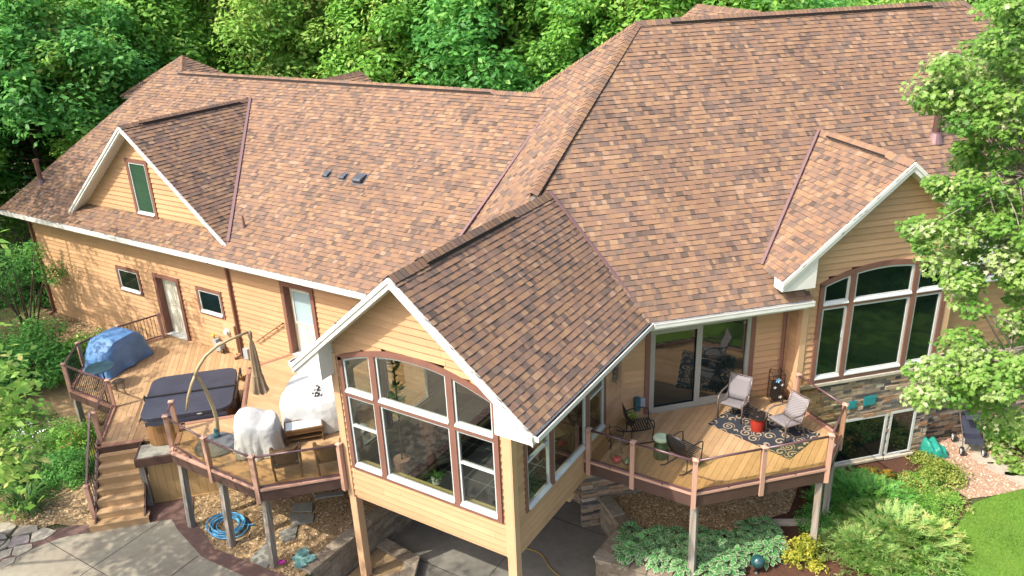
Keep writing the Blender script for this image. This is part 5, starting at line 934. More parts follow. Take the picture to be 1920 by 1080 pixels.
def smooth(t): t = max(0,min(1,t)); return t*t*(3-2*t)
PIT = [(-2.72,-14),(-2.72,2.0),(-2.5,5.6),(1.2,5.9),(2.05,4.78),(2.93,4.08),(2.84,2.72),(4.3,2.9),(6,3.05),(7.4,3.1),(8.4,1.5),(8.6,-14)]
def gh(x, y):
    z = -2.22 + .85*smooth((-10.8-x)/9) - .18*smooth((x-1)/1.5)
    z += (-.6-z)*.6*smooth((y-5)/8)*smooth(((y-x)*R2-3.5)/6)
    d = math.hypot(x,y); 
    if d > 45: z += .6*math.sin(x*.05)*math.cos(y*.04)
    return z
def drape(name, poly, dz, m, step=.4, kind='structure', top=None):
    pts = []; n = len(poly)
    for i in range(n):
        a, b = Vector(poly[i]), Vector(poly[(i+1)%n]); k = max(1,int((b-a).length/step)); pts += [a+(b-a)*j/k for j in range(k)]
    ne = len(pts); ed = [(i,(i+1)%ne) for i in range(ne)]; xs = [p.x for p in pts]; ys = [p.y for p in pts]; bd = [(p.x,p.y) for p in pts]
    x = min(xs)
    while x < max(xs):
        y = min(ys)
        while y < max(ys):
            if inside((x,y),bd): pts.append(Vector((x,y)))
            y += step
        x += step
    v,_,f,*_ = geometry.delaunay_2d_cdt(pts, ed, [], 0, 1e-5); mb = MB()
    mb.v = [(p.x,p.y,(gh(p.x,p.y) if top is None else top)+dz) for p in v]
    for t in f:
        cx = sum(v[i].x for i in t)/3; cy = sum(v[i].y for i in t)/3
        if inside((cx,cy),bd): mb.f.append(tuple(t)); mb.m.append(0); mb.t.append(0)
    o = mb.build(name, M[m]); 
    if kind: o['kind'] = kind
    return o
def ground():
    pts = []; n = len(PIT)
    for i in range(n):
        a, b = Vector(PIT[i]), Vector(PIT[(i+1)%n]); k = max(1,int((b-a).length/.5)); pts += [a+(b-a)*j/k for j in range(k)]
    ne = len(pts); ed = [(i,(i+1)%ne) for i in range(ne)]
    g = lambda lo,hi,st: list(np.arange(lo,hi,st))
    xs = [-900,-500,-250,-120,-70]+g(-48,30,.8)+[34,45,70,120,250,500,900]; ys = [-900,-500,-250,-120,-60,-35]+g(-20,30,.8)+[34,40,50,70,120,250,500,900]
    for x in xs:
        for y in ys:
            if not inside((x,y),PIT): pts.append(Vector((x+.001*(y%3),y)))
    v,_,f,*_ = geometry.delaunay_2d_cdt(pts, ed, [], 0, 1e-5); mb = MB(); mb.v = [(p.x,p.y,gh(p.x,p.y)-.02) for p in v]
    for t in f:
        if not inside((sum(v[i].x for i in t)/3,sum(v[i].y for i in t)/3),PIT): mb.f.append(tuple(t)); mb.m.append(0); mb.t.append(0)
    struct(mb.build('ground', M['ground']))
ground()
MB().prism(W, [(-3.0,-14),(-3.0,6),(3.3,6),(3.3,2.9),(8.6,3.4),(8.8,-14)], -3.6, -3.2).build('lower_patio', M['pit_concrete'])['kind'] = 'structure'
mb = MB()
for a,b in (((-2.6,1.3),(3,1.3)),((.35,-8),(.35,5.8)),((-2.6,-2.2),(8,-2.2)),((-2.6,4.4),(2.2,4.4))): mb.beam((*a,-3.2),(*b,-3.2),.014,.008)
struct(mb.build('patio_joint', M['cutout']))
G1 = [(-7.9,-1.0),(-7.3,-1.45),(-6.5,-1.85),(-3.2,-1.9),(-2.8,-1.6),(-2.75,2.2),(-2.55,5.3),(-6.5,5.3)]
G2 = [(-8.0,-1.6),(-8.75,-2.7),(-9.9,-3.1),(-10.2,-3.6),(-12,-4.6),(-17,-5.2),(-24,-2.5),(-23.5,3.86),(-8.3,3.86)]
G3 = [(2.1,4.95),(2.95,4.15),(4.88,4.66),(5.53,5.58),(6.31,6.6),(6.25,7.8),(5.4,8.4),(2.2,5.3)]
G4 = [(8.5,11.25),(9.2,9.95),(10.15,9.3),(10.8,9.85),(11.4,10.5),(13,12.1),(16,15.2),(13.2,15.9)]
MU = [(2.84,2.75),(4.3,2.95),(7.5,3.15),(9.65,5.3),(9.75,6.9),(10.1,8.6),(10.2,9.4),(9.3,10.4),(8.55,11.2),(5.5,8.4),(6.25,6.9),(4.8,4.5),(2.94,4.1)]
drape('gravel_bed', G1, .008, 'gravel'); drape('gravel_bed', G2, .008, 'gravel', .6); drape('gravel_bed', G3, .010, 'gravel'); drape('mulch_bed', MU, .004, 'mulch'); 
M['gravel2'] = mat('pink_gravel', (.36,.22,.15), .95, mott=[(55,.7,dict(detail=2,col2=(.2,.11,.07))),(70,.5,dict(col2=(.52,.4,.3)))], bump=(60,1.0), dist=.03)
drape('gravel_path', G4, .008, 'gravel2')
LAWN = [(11.4,10.5),(10.8,9.85),(10.28,9.2),(10.05,8.4),(9.82,7.4),(9.72,6.4),(9.65,5),(9,2),(9,-40),(60,-40),(60,40),(22,20)]
drape('lawn', LAWN, .003, 'lawn', 1.5)
PB = [(-9.95,-9),(-9.95,-4.8),(-9.88,-3.9),(-9.7,-3.25),(-9.35,-2.88),(-8.9,-2.66),(-8.35,-1.33),(-7.62,-.6),(-6.85,-1.22),(-5.4,-1.72),(-3.4,-1.55),(-2.85,-1.5),(-2.85,-9)]
PC = [(-9.55,-9),(-9.55,-4.7),(-9.42,-3.9),(-9.22,-3.4),(-8.95,-3.08),(-8.75,-2.92),(-7.75,-1.92),(-7.32,-1.52),(-6.8,-1.72),(-5.4,-2.08),(-3.6,-2.0),(-3.1,-1.95),(-3.1,-9)]
MB().prism(W, PB, -2.5, -2.186).build('patio_border', M['border'])['kind'] = 'structure'
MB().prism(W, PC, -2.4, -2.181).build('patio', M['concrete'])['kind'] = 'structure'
mb = MB()
for a,b in (((-9.5,-3.62),(-3.1,-3.62)),((-7.5,-1.75),(-7.4,-9)),((-5.55,-2.1),(-5.45,-9))): mb.beam((*a,-2.18),(*b,-2.18),.014,.006)
struct(mb.build('patio_joint', M['cutout']))
rnd = random.Random(12)
def slab(poly, z, th, name, m, t, label, cat, group):
    c = Vector((sum(p[0] for p in poly)/len(poly),sum(p[1] for p in poly)/len(poly))); pl = []
    for i,p in enumerate(poly):
        a, b = Vector(p), Vector(poly[(i+1)%len(poly)]); pl += [a+(c-a)*.04+Vector((rnd.uniform(-.015,.015),rnd.uniform(-.015,.015))), (a+b)/2+(c-(a+b)/2)*rnd.uniform(-.02,.05)]
    mb = MB(); mb.prism(W, [(p.x,p.y) for p in (pl if area2(poly)>0 else pl[::-1])], z-th, z, 0, t); o = mb.build(name, M[m], bevel=.012); return tag(o,label,cat,group)
for i,p in enumerate(FL): slab(p, gh(p[0][0],p[0][1])+.06, .1, 'flagstone', 'flag', (.1,.5,1,.4,.3,.8,.2,.6,.35,.7,.9)[i], 'irregular flagstone laid in the gravel beside the curved patio border', 'flagstone', 'flagstones beside the patio')
for i,p in enumerate(PS): slab(p, -2.165, .08, 'stepping_stone', 'slate', .3, ('longest greenish slab, the path stone meeting the patio border','second path slab from the patio under the upper deck','third path slab from the patio, flat in the tan gravel','fourth path slab from the patio, deep in the deck shade','farthest path slab, almost hidden under the upper deck rim')[i], 'stepping stone', 'stepping stones under the upper deck')
for i,(x,y,r_) in enumerate(((10.0,11.95,.45),(10.36,11.42,.42),(10.85,11.1,.45),(11.25,10.85,.4))):
    pl = [(x+r_*math.cos(a)*rnd.uniform(.8,1.1),y+r_*.8*math.sin(a)*rnd.uniform(.8,1.1)) for a in np.linspace(0,6.28,8)[:-1]]
    slab(pl, gh(x,y)+.03, .07, 'stepping_stone', 'flag', .3, ('shaded stepping stone nearest the stroller wheels','pale stepping stone just beyond the stroller in pink gravel','pale stepping stone in pink gravel next to the lawn','last pale stepping stone at the picture edge by the lawn')[i], 'stepping stone', 'stepping stones in the pink gravel')
def block_wall(name, path, z0, z1, label, th=.3, capw=.36, seed=1):
    t = thing(name, label, 'wall', (path[0][0],path[0][1],z0)); rnd = random.Random(seed)
    body, cp = MB(), MB()
    for a,b in zip(path,path[1:]):
        a, b = Vector((*a,0)), Vector((*b,0)); d = (b-a).normalized(); L = (b-a).length; F = Fr(a, d, (-d.y,d.x,0)); z = z0
        while z < z1-.09:
            h = min(.15,z1-.08-z); s = -rnd.random()*.3
            while s < L:
                wd = rnd.choice((.2,.3,.42)); p, q = max(s,-.05), min(s+wd,L+.05)
                if q-p > .03: body.box(F,p+.004,q-.004,-th/2+rnd.uniform(0,.02),th/2-rnd.uniform(0,.02),z+.003,z+h-.003,0,rnd.random())
                s += wd
            z += h
        s = -.12
        while s < L+.1: q = min(s+.42,L+.12); cp.box(F,s+.005,q-.005,-capw/2,capw/2,z1-.078,z1+rnd.uniform(-.006,.006),0,rnd.random()); s += .42
    body.build('blocks', M['block'], t, fix=False); cp.build('cap_stones', M['block'], t, bevel=.015); return t
block_wall('retaining_wall', [(-2.86,-1.1),(-2.76,1.0),(-2.62,3.2),(-2.5,5.4)], -3.22, -2.13, 'tan block retaining wall between the gravel bed and the sunken patio')
block_wall('retaining_wall', [(-2.5,-.9),(-1.9,-.25),(-1.25,.5),(-1.5,1.0),(-2.5,1.12)], -3.22, -2.93, 'low block border of a small gravel bed around the left sunroom post', seed=2)
block_wall('retaining_wall', [(1.5,5.5),(2.08,4.75),(2.98,4.05),(2.9,2.76),(4.3,2.95),(6,3.1),(7.4,3.15)], -3.22, -2.3, 'grey block retaining wall around the hosta bed', seed=3)
drape('gravel_bed', [(-2.6,-.8),(-1.95,-.15),(-1.35,.5),(-1.55,.95),(-2.6,1.05)], -3.02, 'gravel', top=0)
mb = MB(); [mb.beam((*a,-2.36),(*b,-2.36),.09,.14) for a,b in (((6.15,8.0),(6.95,6.42)),)]; tag(mb.build('bed_edging', M['mulch'], bevel=.01), 'dark timber edging along the gravel beside the tall deck post', 'edging')
mb = MB(); [mb.beam((*a,-2.35),(*b,-2.35),.16,.12) for a,b in (((5.3,5.35),(6.1,5.95)),((6.1,5.95),(6.9,6.4)))]; tag(mb.build('bed_edging', M['ledge'], bevel=.012), 'pale stone edging between the gravel and the mulch by the tall deck post', 'edging')
mb = MB(); [mb.beam((*UV(a,1.75).xy,-2.28),(*UV(b,1.75).xy,-2.28),.16,.2) for a,b in ((15.6,18),(18.02,21))]; tag(mb.build('bed_edging', M['ledge'], bevel=.015), 'pale stone kerb at the foot of the recessed wall behind the leafy branch', 'edging')
# loose stones on the gravel
def pebbles(name, regions, n, m, seed, r0, r1):
    rs = np.random.RandomState(seed); P = []
    for poly,cnt in regions:
        xs = [p[0] for p in poly]; ys = [p[1] for p in poly]; k = 0
        while k < cnt:
            x, y = rs.uniform(min(xs),max(xs)), rs.uniform(min(ys),max(ys))
            if inside((x,y),poly): P.append((x,y,gh(x,y)+.012)); k += 1
    P = np.array(P); N = len(P); base = np.array([(1,0,0),(0,1,0),(-1,0,0),(0,-1,0),(0,0,1),(0,0,-1)],float); tri = np.array([(0,1,4),(1,2,4),(2,3,4),(3,0,4)])
    sc = rs.uniform(r0,r1,(N,1,1))*np.concatenate([rs.uniform(.7,1.3,(N,1,2)),rs.uniform(.45,.8,(N,1,1))],2); a = rs.uniform(0,6.28,N); V = base[None,:5]*sc; c,s = np.cos(a)[:,None],np.sin(a)[:,None]
    X = V[...,0]*c-V[...,1]*s; Y = V[...,0]*s+V[...,1]*c; V = np.stack([X,Y,V[...,2]],2)+rs.normal(0,.003,V.shape)+P[:,None]
    o = npmesh(name, V.reshape(-1,3), (tri[None]+5*np.arange(N)[:,None,None]).reshape(-1,3), np.repeat(rs.rand(N),4), M[m]); o['kind'] = 'stuff'
def npmesh(name, V, Fc, tone, m, parent=None, mi=None, smooth=False):
    me = bpy.data.meshes.new(name); k = Fc.shape[1]; n = len(Fc)
    me.vertices.add(len(V)); me.vertices.foreach_set('co', V.astype(np.float32).ravel()); me.loops.add(n*k); me.loops.foreach_set('vertex_index', Fc.astype(np.int32).ravel())
    me.polygons.add(n); me.polygons.foreach_set('loop_start', np.arange(0,n*k,k,dtype=np.int32)); me.polygons.foreach_set('loop_total', np.full(n,k,dtype=np.int32))
    for q in (m if isinstance(m,(list,tuple)) else [m]): me.materials.append(q)
    if mi is not None: me.polygons.foreach_set('material_index', np.asarray(mi,dtype=np.int32))
    a = me.attributes.new('tone','FLOAT','FACE'); a.data.foreach_set('value', np.asarray(tone,dtype=np.float32)); me.update(calc_edges=True); me.validate()
    o = bpy.data.objects.new(name, me); C.collection.objects.link(o)
    if parent: o.parent = parent; o.matrix_parent_inverse = parent.matrix_world.inverted()
    return o
G2v = [(-8.3,-2.2),(-9.9,-3.1),(-10.3,-3.6),(-13,-3.6),(-15.5,-1.2),(-14.6,0),(-12.4,-.9),(-10.4,-1.4)]
pebbles('gravel_stones', [(G1,9000),(G2v,5000),(G3,4200),([(-2.6,-.8),(-1.95,-.15),(-1.35,.5),(-1.55,.95),(-2.6,1.05)],0),([(-21,1.5),(-14.6,2.5),(-14.2,3.8),(-21.3,3.8)],3500)], 0, 'pebble', 1, .017, .038)
pebbles('pink_gravel_stones', [(G4,6000)], 0, 'pebble2', 2, .014, .034)
def grass(n, seed):
    rs = np.random.RandomState(seed); P = []; poly = [(11.45,10.5),(10.8,9.9),(10.3,9.25),(10.07,8.4),(9.84,7.4),(9.74,6.4),(9.7,5),(12.5,4),(14,8),(14,12.5)]
    while len(P) < n:
        x, y = rs.uniform(9.6,14), rs.uniform(4,12.5)
        if inside((x,y),poly): P.append((x,y,gh(x,y)))
    P = np.array(P); a = rs.uniform(0,6.28,n); h = rs.uniform(.025,.06,n); w = .006; d = np.stack([np.cos(a),np.sin(a),0*a],1); lean = rs.normal(0,.02,(n,2)); tip = P+np.concatenate([lean,h[:,None]],1)
    V = np.stack([P-d*w,P+d*w,tip],1).reshape(-1,3); pn = np.array([noise.noise(Vector((p[0]*1.3,p[1]*1.3,0))) for p in P]); o = npmesh('grass', V, np.arange(3*n).reshape(-1,3), np.clip(.45+.5*pn+rs.normal(0,.18,n),0,1), M['grass']); o['kind'] = 'stuff'
grass(42000, 3)
# ------------------------------------------------------------------ plants
DIA = np.array([(0,0,0),(.5,.26,.06),(1,0,-.04),(.5,-.26,.06)])
OVAL = np.array([(0,0,0),(.25,.2,.04),(.6,.24,.05),(1,0,-.06),(.6,-.24,.05),(.25,-.2,.04)])
MAPLE = np.array([(0,0,0),(.08,.25,.02),(-.02,.52,.0),(.35,.38,.05),(.5,.62,0),(.6,.22,.05),(1,0,-.06),(.6,-.22,.05),(.5,-.62,0),(.35,-.38,.05),(-.02,-.52,0),(.08,-.25,.02)])
STRIP = np.array([(0,.03,0),(.5,.05,.03),(1,0,-.1),(.5,-.05,.03),(0,-.03,0)])
def leaves(name, P, Nrm, size, tone, m, shape=DIA, parent=None, seed=0, along=None):
    """P points, Nrm leaf normals; along = preferred stalk direction"""
    rs = np.random.RandomState(seed); n = len(P); Nrm = Nrm/np.linalg.norm(Nrm,axis=1,keepdims=True)
    t = rs.normal(size=(n,3)) if along is None else along+rs.normal(0,.25,(n,3)); t -= Nrm*(t*Nrm).sum(1,keepdims=True); t /= np.linalg.norm(t,axis=1,keepdims=True)+1e-9; b = np.cross(Nrm,t)
    sz = (size*rs.uniform(.65,1.3,n))[:,None,None]; V = P[:,None]+sz*(shape[None,:,0:1]*t[:,None]+shape[None,:,1:2]*b[:,None]+shape[None,:,2:3]*Nrm[:,None]); k = len(shape)
    return npmesh(name, V.reshape(-1,3), np.arange(n*k).reshape(n,k), tone, m, parent)
def unit(rs, n): v = rs.normal(size=(n,3)); return v/np.linalg.norm(v,axis=1,keepdims=True)
def clumps(rs, centers, rad, per, flat=.75):
    """leaf points on the outer shell of each clump"""
    m = len(centers); d = unit(rs,m*per).reshape(m,per,3); r = (rad[:,None]*(.45+.6*rs.rand(m,per)**.6))[...,None]; p = centers[:,None]+d*r*np.array([1,1,flat]); nn = d*.55+np.array([0,0,.75])+rs.normal(0,.38,d.shape)
    ct = rs.normal(0,.16,m)[:,None]; tone = np.clip(.46+ct+rs.normal(0,.17,(m,per)),0,1)
    return p.reshape(-1,3), nn.reshape(-1,3), tone.ravel()
def limbs(mb, rs, base, H, zc, R, centers, r0, k=16):
    trunk = [Vector(base)+Vector((rs.normal(0,.02)*H*f,rs.normal(0,.02)*H*f,H*.8*f)) for f in np.linspace(0,1,7)]; mb.tube(trunk, [r0*(1-.8*f) for f in np.linspace(0,1,7)], 0, 9)
    for c in centers[rs.permutation(len(centers))[:k]]:
        f = max(.25,min(.92,(c[2]-base[2])/(H*.8)*.7)); a = trunk[0]+(trunk[-1]-trunk[0])*f; c = Vector(c); q = a.lerp(c,.5)+Vector((0,0,-.06*(c-a).length)); mb.tube([a,q,c], [r0*.32,r0*.2,r0*.06], 0, 6)
def tree(name, seed, H, R, z0, ncl, per, cr, lsz, m, shape=DIA, bark='bark', irr=.25, taper=0):
    rs = np.random.RandomState(seed); t = thing(name, None, 'tree'); n = ncl; d = unit(rs,n); rr = rs.uniform(.45,1.0,n)**.5
    for _ in range(4):   # lumpy outline
        ax = unit(rs,1)[0]; rr = rr*(1+irr*np.maximum(0,d@ax)**3*rs.choice([-1,1.]))
    zc = (z0+H)/2; c = d*rr[:,None]*np.array([R,R,(H-z0)/2]); k = 1-taper*np.clip(c[:,2]/((H-z0)/2),-.5,1); c[:,:2] *= k[:,None]; c[:,2] += zc
    p,nn,tn = clumps(rs, c, cr*rs.uniform(.7,1.3,n), per); leaves('crown', p, nn, lsz, tn, M[m], shape, t, seed); mb = MB(); limbs(mb, rs, (0,0,0), H, z0, R, c, .035*H*.6, 14); mb.build('trunk', M[bark], t, smooth=True, fix=False); return t
PT = [tree('maple_tree', 101, 12.5, 4.6, 2.0, 150, 210, 1.05, .31, 'leafA'), tree('maple_tree', 102, 13.5, 4.2, 1.5, 150, 210, 1.0, .29, 'leafB', irr=.35), tree('broadleaf_tree', 103, 11.5, 4.8, 1.2, 150, 210, 1.1, .32, 'leafC'), tree('broadleaf_tree', 104, 12.8, 4.0, 1.0, 140, 220, .9, .27, 'leafA', irr=.4, taper=.35), tree('thin_tree', 105, 11.5, 3.2, 4.0, 60, 90, .8, .22, 'leafB', irr=.4)]
used = set()
SPOTS = [  # x, y, kind, scale, label
 (-27.2,9.8,2,.95,'dark broadleaf tree crowding the garage end, nearest the roof corner'),(-28.5,14.5,0,1.0,None),(-33.5,12,2,1.05,None),(-30,20,1,1.02,None),(-25.8,19.6,1,1.0,'light green leafy tree just behind the peak at the garage ridge end'),
 (-22.4,22.5,1,1.02,None),(-18.5,23.5,0,1.0,None),(-15.3,26.0,1,.98,None),(-12.2,24.2,2,1.02,'deep green tree behind the middle of the garage ridge'),(-9.3,27.6,0,1.05,None),(-7.2,24.0,3,.95,None),(-4.3,25.8,1,1.0,'big light green maple right behind the notch between both roofs'),(-1.6,23.2,0,.93,'leafy maple filling the notch left of the main roof hip'),
 (-.5,29,2,.9,None),(3.2,33,1,.8,None),(7.5,36,0,.75,None),(12,38,1,.78,None),(16.5,36,2,.85,'dark tree showing over the right end of the main ridge'),(21,33,0,.9,None),(2,42,0,.95,None),
 (-38,20,1,1.1,None),(-36,27,0,1.1,None),(-30,29,2,1.15,None),(-24,31,0,1.15,None),(-18,33,2,1.15,None),(-12,35,1,1.15,None),(-6,36,0,1.15,None),(0,38,2,1.05,None),(-44,14,2,1.15,None),(-42,30,0,1.2,None),(-32,38,1,1.2,None),(-20,42,0,1.25,None),(-8,45,2,1.25,None),(6,46,1,1.0,None),(14,47,0,1.0,None),
 (-31,4.5,2,.9,None),(-37,6,0,1.1,None),(-28.6,8.4,1,.8,None),
 (19.5,4.5,3,.62,'slender broadleaf tree on the lawn beyond the right edge'),(21,10.5,0,.6,'small maple on the lawn beyond the right edge, mirrored in the bay panes'),(26,3,2,.7,'dark broadleaf tree far right on the lawn, mirrored in the bay panes'),
 # off to the left and front: these throw the dappled shade on the garage wall and the steps
 (-23.2,-2.2,4,1.18,'leafy tree just left of the picture, its shade dappling the garage wall'),(-18.8,-4.2,4,.95,'slim tree left of the picture shading the lower deck'),(-29.5,-4,0,.95,'big maple farther left of the picture in the side yard'),(-13.2,-9.4,4,1.0,'thin airy tree in front of the patio, left of the picture'),(-6.6,-6.9,4,.9,'thin airy tree nearest the sunroom front, left of the picture')]
gl = ('maple in the green wood behind the house','light maple in the green wood behind the house','dark broadleaf tree in the green wood behind the house','slender broadleaf tree in the green wood behind the house','thin airy tree')
rnd = random.Random(77)
for x,y,k,sc,lab in SPOTS:
    rz_ = rnd.uniform(0,6.28); s3 = (sc*rnd.uniform(.93,1.07),sc*rnd.uniform(.93,1.07),sc*rnd.uniform(.95,1.05)); z = gh(x,y)-.1
    if k in used: o = dup(PT[k], (x,y,z), rz_, s3)
    else: used.add(k); o = PT[k]; o.location = (x,y,z); o.rotation_euler = (0,0,rz_); o.scale = s3
    if lab and len(lab) > 8: o['label'] = lab
    else: o['label'] = gl[k]; o['group'] = ('maples','light maples','dark trees','slender trees','thin trees')[k]+' in the wood behind the house'
# near tree at the right: long leafy boughs reaching in front of the bay
rs = np.random.RandomState(9); c = np.array(RT); rt = thing('maple_tree', 'sunlit pale green maple whose leafy boughs hang in front of the bay', 'tree', (12.4,.1,-2.42)); per = 120
p,nn,tn = clumps(rs, c, rs.uniform(.10,.23,len(c)), per, .7); nn += np.array([-.25,-.3,.2]); leaves('crown', p, nn, .050, tn, M['leafM'], MAPLE, rt, 4)
mb = MB(); tr = [Vector((12.4,.1,-2.5)),Vector((12.3,.0,1)),Vector((12.2,-.1,4)),Vector((12.0,-.1,7)),Vector((11.6,.0,10)),Vector((11.3,.0,12))]; mb.tube(tr, [.2,.17,.14,.11,.07,.04], 0, 10)
K = [0]; dd = np.linalg.norm(c-c[0],axis=1)
while len(K) < 26: K.append(int(dd.argmax())); dd = np.minimum(dd, np.linalg.norm(c-c[K[-1]],axis=1))
near = np.linalg.norm(c[:,None]-c[K][None],axis=2).argmin(1)
for j,k in enumerate(K):
    e = Vector(c[near == j].mean(0)); lo = e.z-.35*(Vector((e.x,e.y,0))-Vector((12,0,0))).length; a = min(tr, key=lambda q: abs(q.z-lo)); a2 = tr[min(tr.index(a)+1,5)]; a = a.lerp(a2, max(0,min(1,(lo-a.z)/(a2.z-a.z+.01))))
    q1 = a.lerp(e,.35)+Vector((rs.normal(0,.2),rs.normal(0,.2),.1)); q2 = a.lerp(e,.7)+Vector((rs.normal(0,.15),rs.normal(0,.15),.15)); mb.tube([a,q1,q2,e], [.045,.032,.02,.010], 0, 6)
    for i in np.where(near == j)[0][::2]:
        g = Vector(c[i]); st = q2.lerp(e,rs.rand()); mb.tube([st,st.lerp(g,.5)+Vector((rs.normal(0,.05),rs.normal(0,.05),.05)),g], [.010,.007,.003], 0, 4)
mb.build('trunk', M['bark_pale'], rt, smooth=True, fix=False)
def shrub(name, loc, R, H, ncl, per, cr, lsz, m, label, cat='shrub', shape=DIA, seed=0, group=None, flat=.8, stems=True, up=.75):
    rs = np.random.RandomState(seed+500); t = thing(name, label, cat, (loc[0],loc[1],gh(*loc)), group); n = ncl; d = unit(rs,n); d[:,2] = np.abs(d[:,2])*1.1-.1; rr = rs.uniform(.5,1.05,n)[:,None]; c = d*rr*np.array([R,R,H*.85])+np.array([loc[0],loc[1],gh(*loc)+.06*H])
    p,nn,tn = clumps(rs, c, cr*rs.uniform(.6,1.3,n), per, flat); k = p[:,2] > gh(*loc)+.01; p,nn,tn = p[k],nn[k],tn[k]; leaves('foliage', p, nn, lsz, tn, M[m], shape, t, seed)
    if stems:
        mb = MB(); b = Vector((loc[0],loc[1],gh(*loc)))
        for q in c[:14]: mb.tube([b+Vector((rs.normal(0,.04)*R,rs.normal(0,.04)*R,0)), b.lerp(Vector(q),.5)+Vector((0,0,.1*H)), Vector(q)], [.02*H,.014*H,.006], 0, 5)
        mb.build('stems', M['bark'], t, fix=False)
    return t
shrub('dense_shrub', (-17.3,.5), 1.75, 1.9, 90, 130, .45, .12, 'leafC', 'large dark rounded shrub left of the lower deck railing', seed=1)
shrub('dense_shrub', (-16.2,2.15), 1.2, 1.35, 55, 120, .4, .11, 'leafA', 'mid green shrub behind the railing near the blue grill cover', seed=2)
shrub('dense_shrub', (-19.3,-1.2), 1.3, 1.2, 60, 110, .45, .12, 'leafA', 'bright leafy shrub at the left picture edge below the dark shrub', seed=3)
shrub('low_shrub', (-13.0,-.75), .75, .75, 40, 90, .25, .07, 'leafA', 'low green shrub in the gravel under the lower deck corner', seed=4)
shrub('low_shrub', (-11.6,-1.75), .72, .8, 44, 100, .24, .075, 'leafC', 'low dark shrub right beside the stair railing', seed=5)
shrub('low_shrub', (-11.3,-.85), .35, .55, 16, 60, .18, .07, 'leafY', 'small yellow green plant against the stair railing', seed=6)
shrub('low_shrub', (-15.3,-1.6), .9, .7, 40, 90, .3, .09, 'leafB', 'broad low shrub at the left edge beside the white flowers', seed=7)
t = shrub('flowering_plant', (-13.9,-1.5), .75, .45, 34, 60, .22, .07, 'leafA', 'low plant dotted with small white flowers left of the stairs', 'flowers', seed=8)
M['petal'] = mat('white_petal', (.75,.74,.7), .7)
rs = np.random.RandomState(31); n = 90; P = np.stack([-13.9+rs.normal(0,.42,n),-1.5+rs.normal(0,.42,n),gh(-13.9,-1.5)+.42+rs.uniform(-.12,.12,n)],1); leaves('blossoms', P, np.array([.2,-.3,1])+rs.normal(0,.3,(n,3)), .07, rs.rand(n), M['petal'], OVAL, t, 2)
M['petal2'] = mat('red_petal', (.45,.05,.06), .7)
t = shrub('flowering_plant', (-12.6,-1.0), .3, .4, 12, 50, .15, .06, 'leafA', 'small plant with a few red flowers between the low shrubs', 'flowers', seed=18); n = 16; P = np.stack([-12.55+rs.normal(0,.16,n),-1.05+rs.normal(0,.16,n),gh(-12.6,-1)+.42+rs.uniform(-.08,.08,n)],1); leaves('blossoms', P, np.array([.2,-.3,1])+rs.normal(0,.3,(n,3)), .06, rs.rand(n), M['petal2'], OVAL, t, 2)
def strapplant(loc, R, n, label, seed, m='blade', w=.02):
    rs = random.Random(seed); t = thing('daylily', label, 'plant', (loc[0],loc[1],gh(*loc)), 'daylily clumps left of the stairs'); mb = MB(); z0 = gh(*loc)
    for i in range(n):
        a = rs.random()*6.283; L = R*rs.uniform(.6,1.15); hh = R*rs.uniform(.5,.95); c_,s_ = math.cos(a),math.sin(a); prev = None; tn = rs.random()
        for j in range(6):
            f = j/5; c = Vector((loc[0]+c_*(.06+L*f),loc[1]+s_*(.06+L*f),z0+hh*4*f*(1-f*.82)*.62)); q = Vector((-s_,c_,0))*w*(1-f**3*.9)
            if prev: mb.face([prev[0],prev[1],c+q,c-q], 0, tn)
            prev = (c-q,c+q)
    mb.build('leaves', M[m], t, fix=False)
strapplant((-11.15,-3.15), .85, 150, 'arching strap leaved clump nearest the flagstones', 1); strapplant((-12.7,-2.45), .9, 150, 'arching strap leaved clump behind the flagstone one, below the white flowers', 2); strapplant((-11.9,-2.6), .6, 80, 'smaller strap leaved clump next to the dark low shrub', 3)
# bare stemmed sapling by the garage corner
rs = np.random.RandomState(41); sp = thing('sapling', 'bare stemmed young tree with sparse dark leaves by the garage corner', 'tree', (-20.0,2.2,gh(-20,2.2))); b = Vector((-20.0,2.2,gh(-20,2.2))); mb = MB(); cs = []
for i in range(11):
    a = rs.uniform(0,6.28); e = b+Vector((math.cos(a)*rs.uniform(.5,1.5),math.sin(a)*rs.uniform(.5,1.5),rs.uniform(2.1,3.7))); q = b.lerp(e,.55)+Vector((rs.normal(0,.12),rs.normal(0,.12),.2)); mb.tube([b+Vector((rs.normal(0,.15),rs.normal(0,.15),0)),q,e], [.035,.022,.008], 0, 6); cs += [e,q.lerp(e,.5)+Vector((rs.normal(0,.3),rs.normal(0,.3),.1)),e+Vector((rs.normal(0,.4),rs.normal(0,.4),-.2))]
mb.build('trunk', M['bark'], sp, smooth=True, fix=False); cs = np.array([tuple(c) for c in cs]); p,nn,tn = clumps(rs, cs, rs.uniform(.25,.5,len(cs)), 75, .6); leaves('crown', p, nn, .1, tn, M['leafC'], DIA, sp, 3)
shrub('young_maple', (-13.9,-3.9), 1.0, 2.0, 55, 46, .42, .13, 'leafC', 'light green leafy young maple rising at the lower left edge', 'tree', MAPLE, seed=12, up=1)
shrub('young_maple', (-10.9,-5.2), .7, 1.0, 24, 40, .3, .13, 'leafB', 'small light green maple seedling at the bottom left corner', 'tree', MAPLE, seed=13)
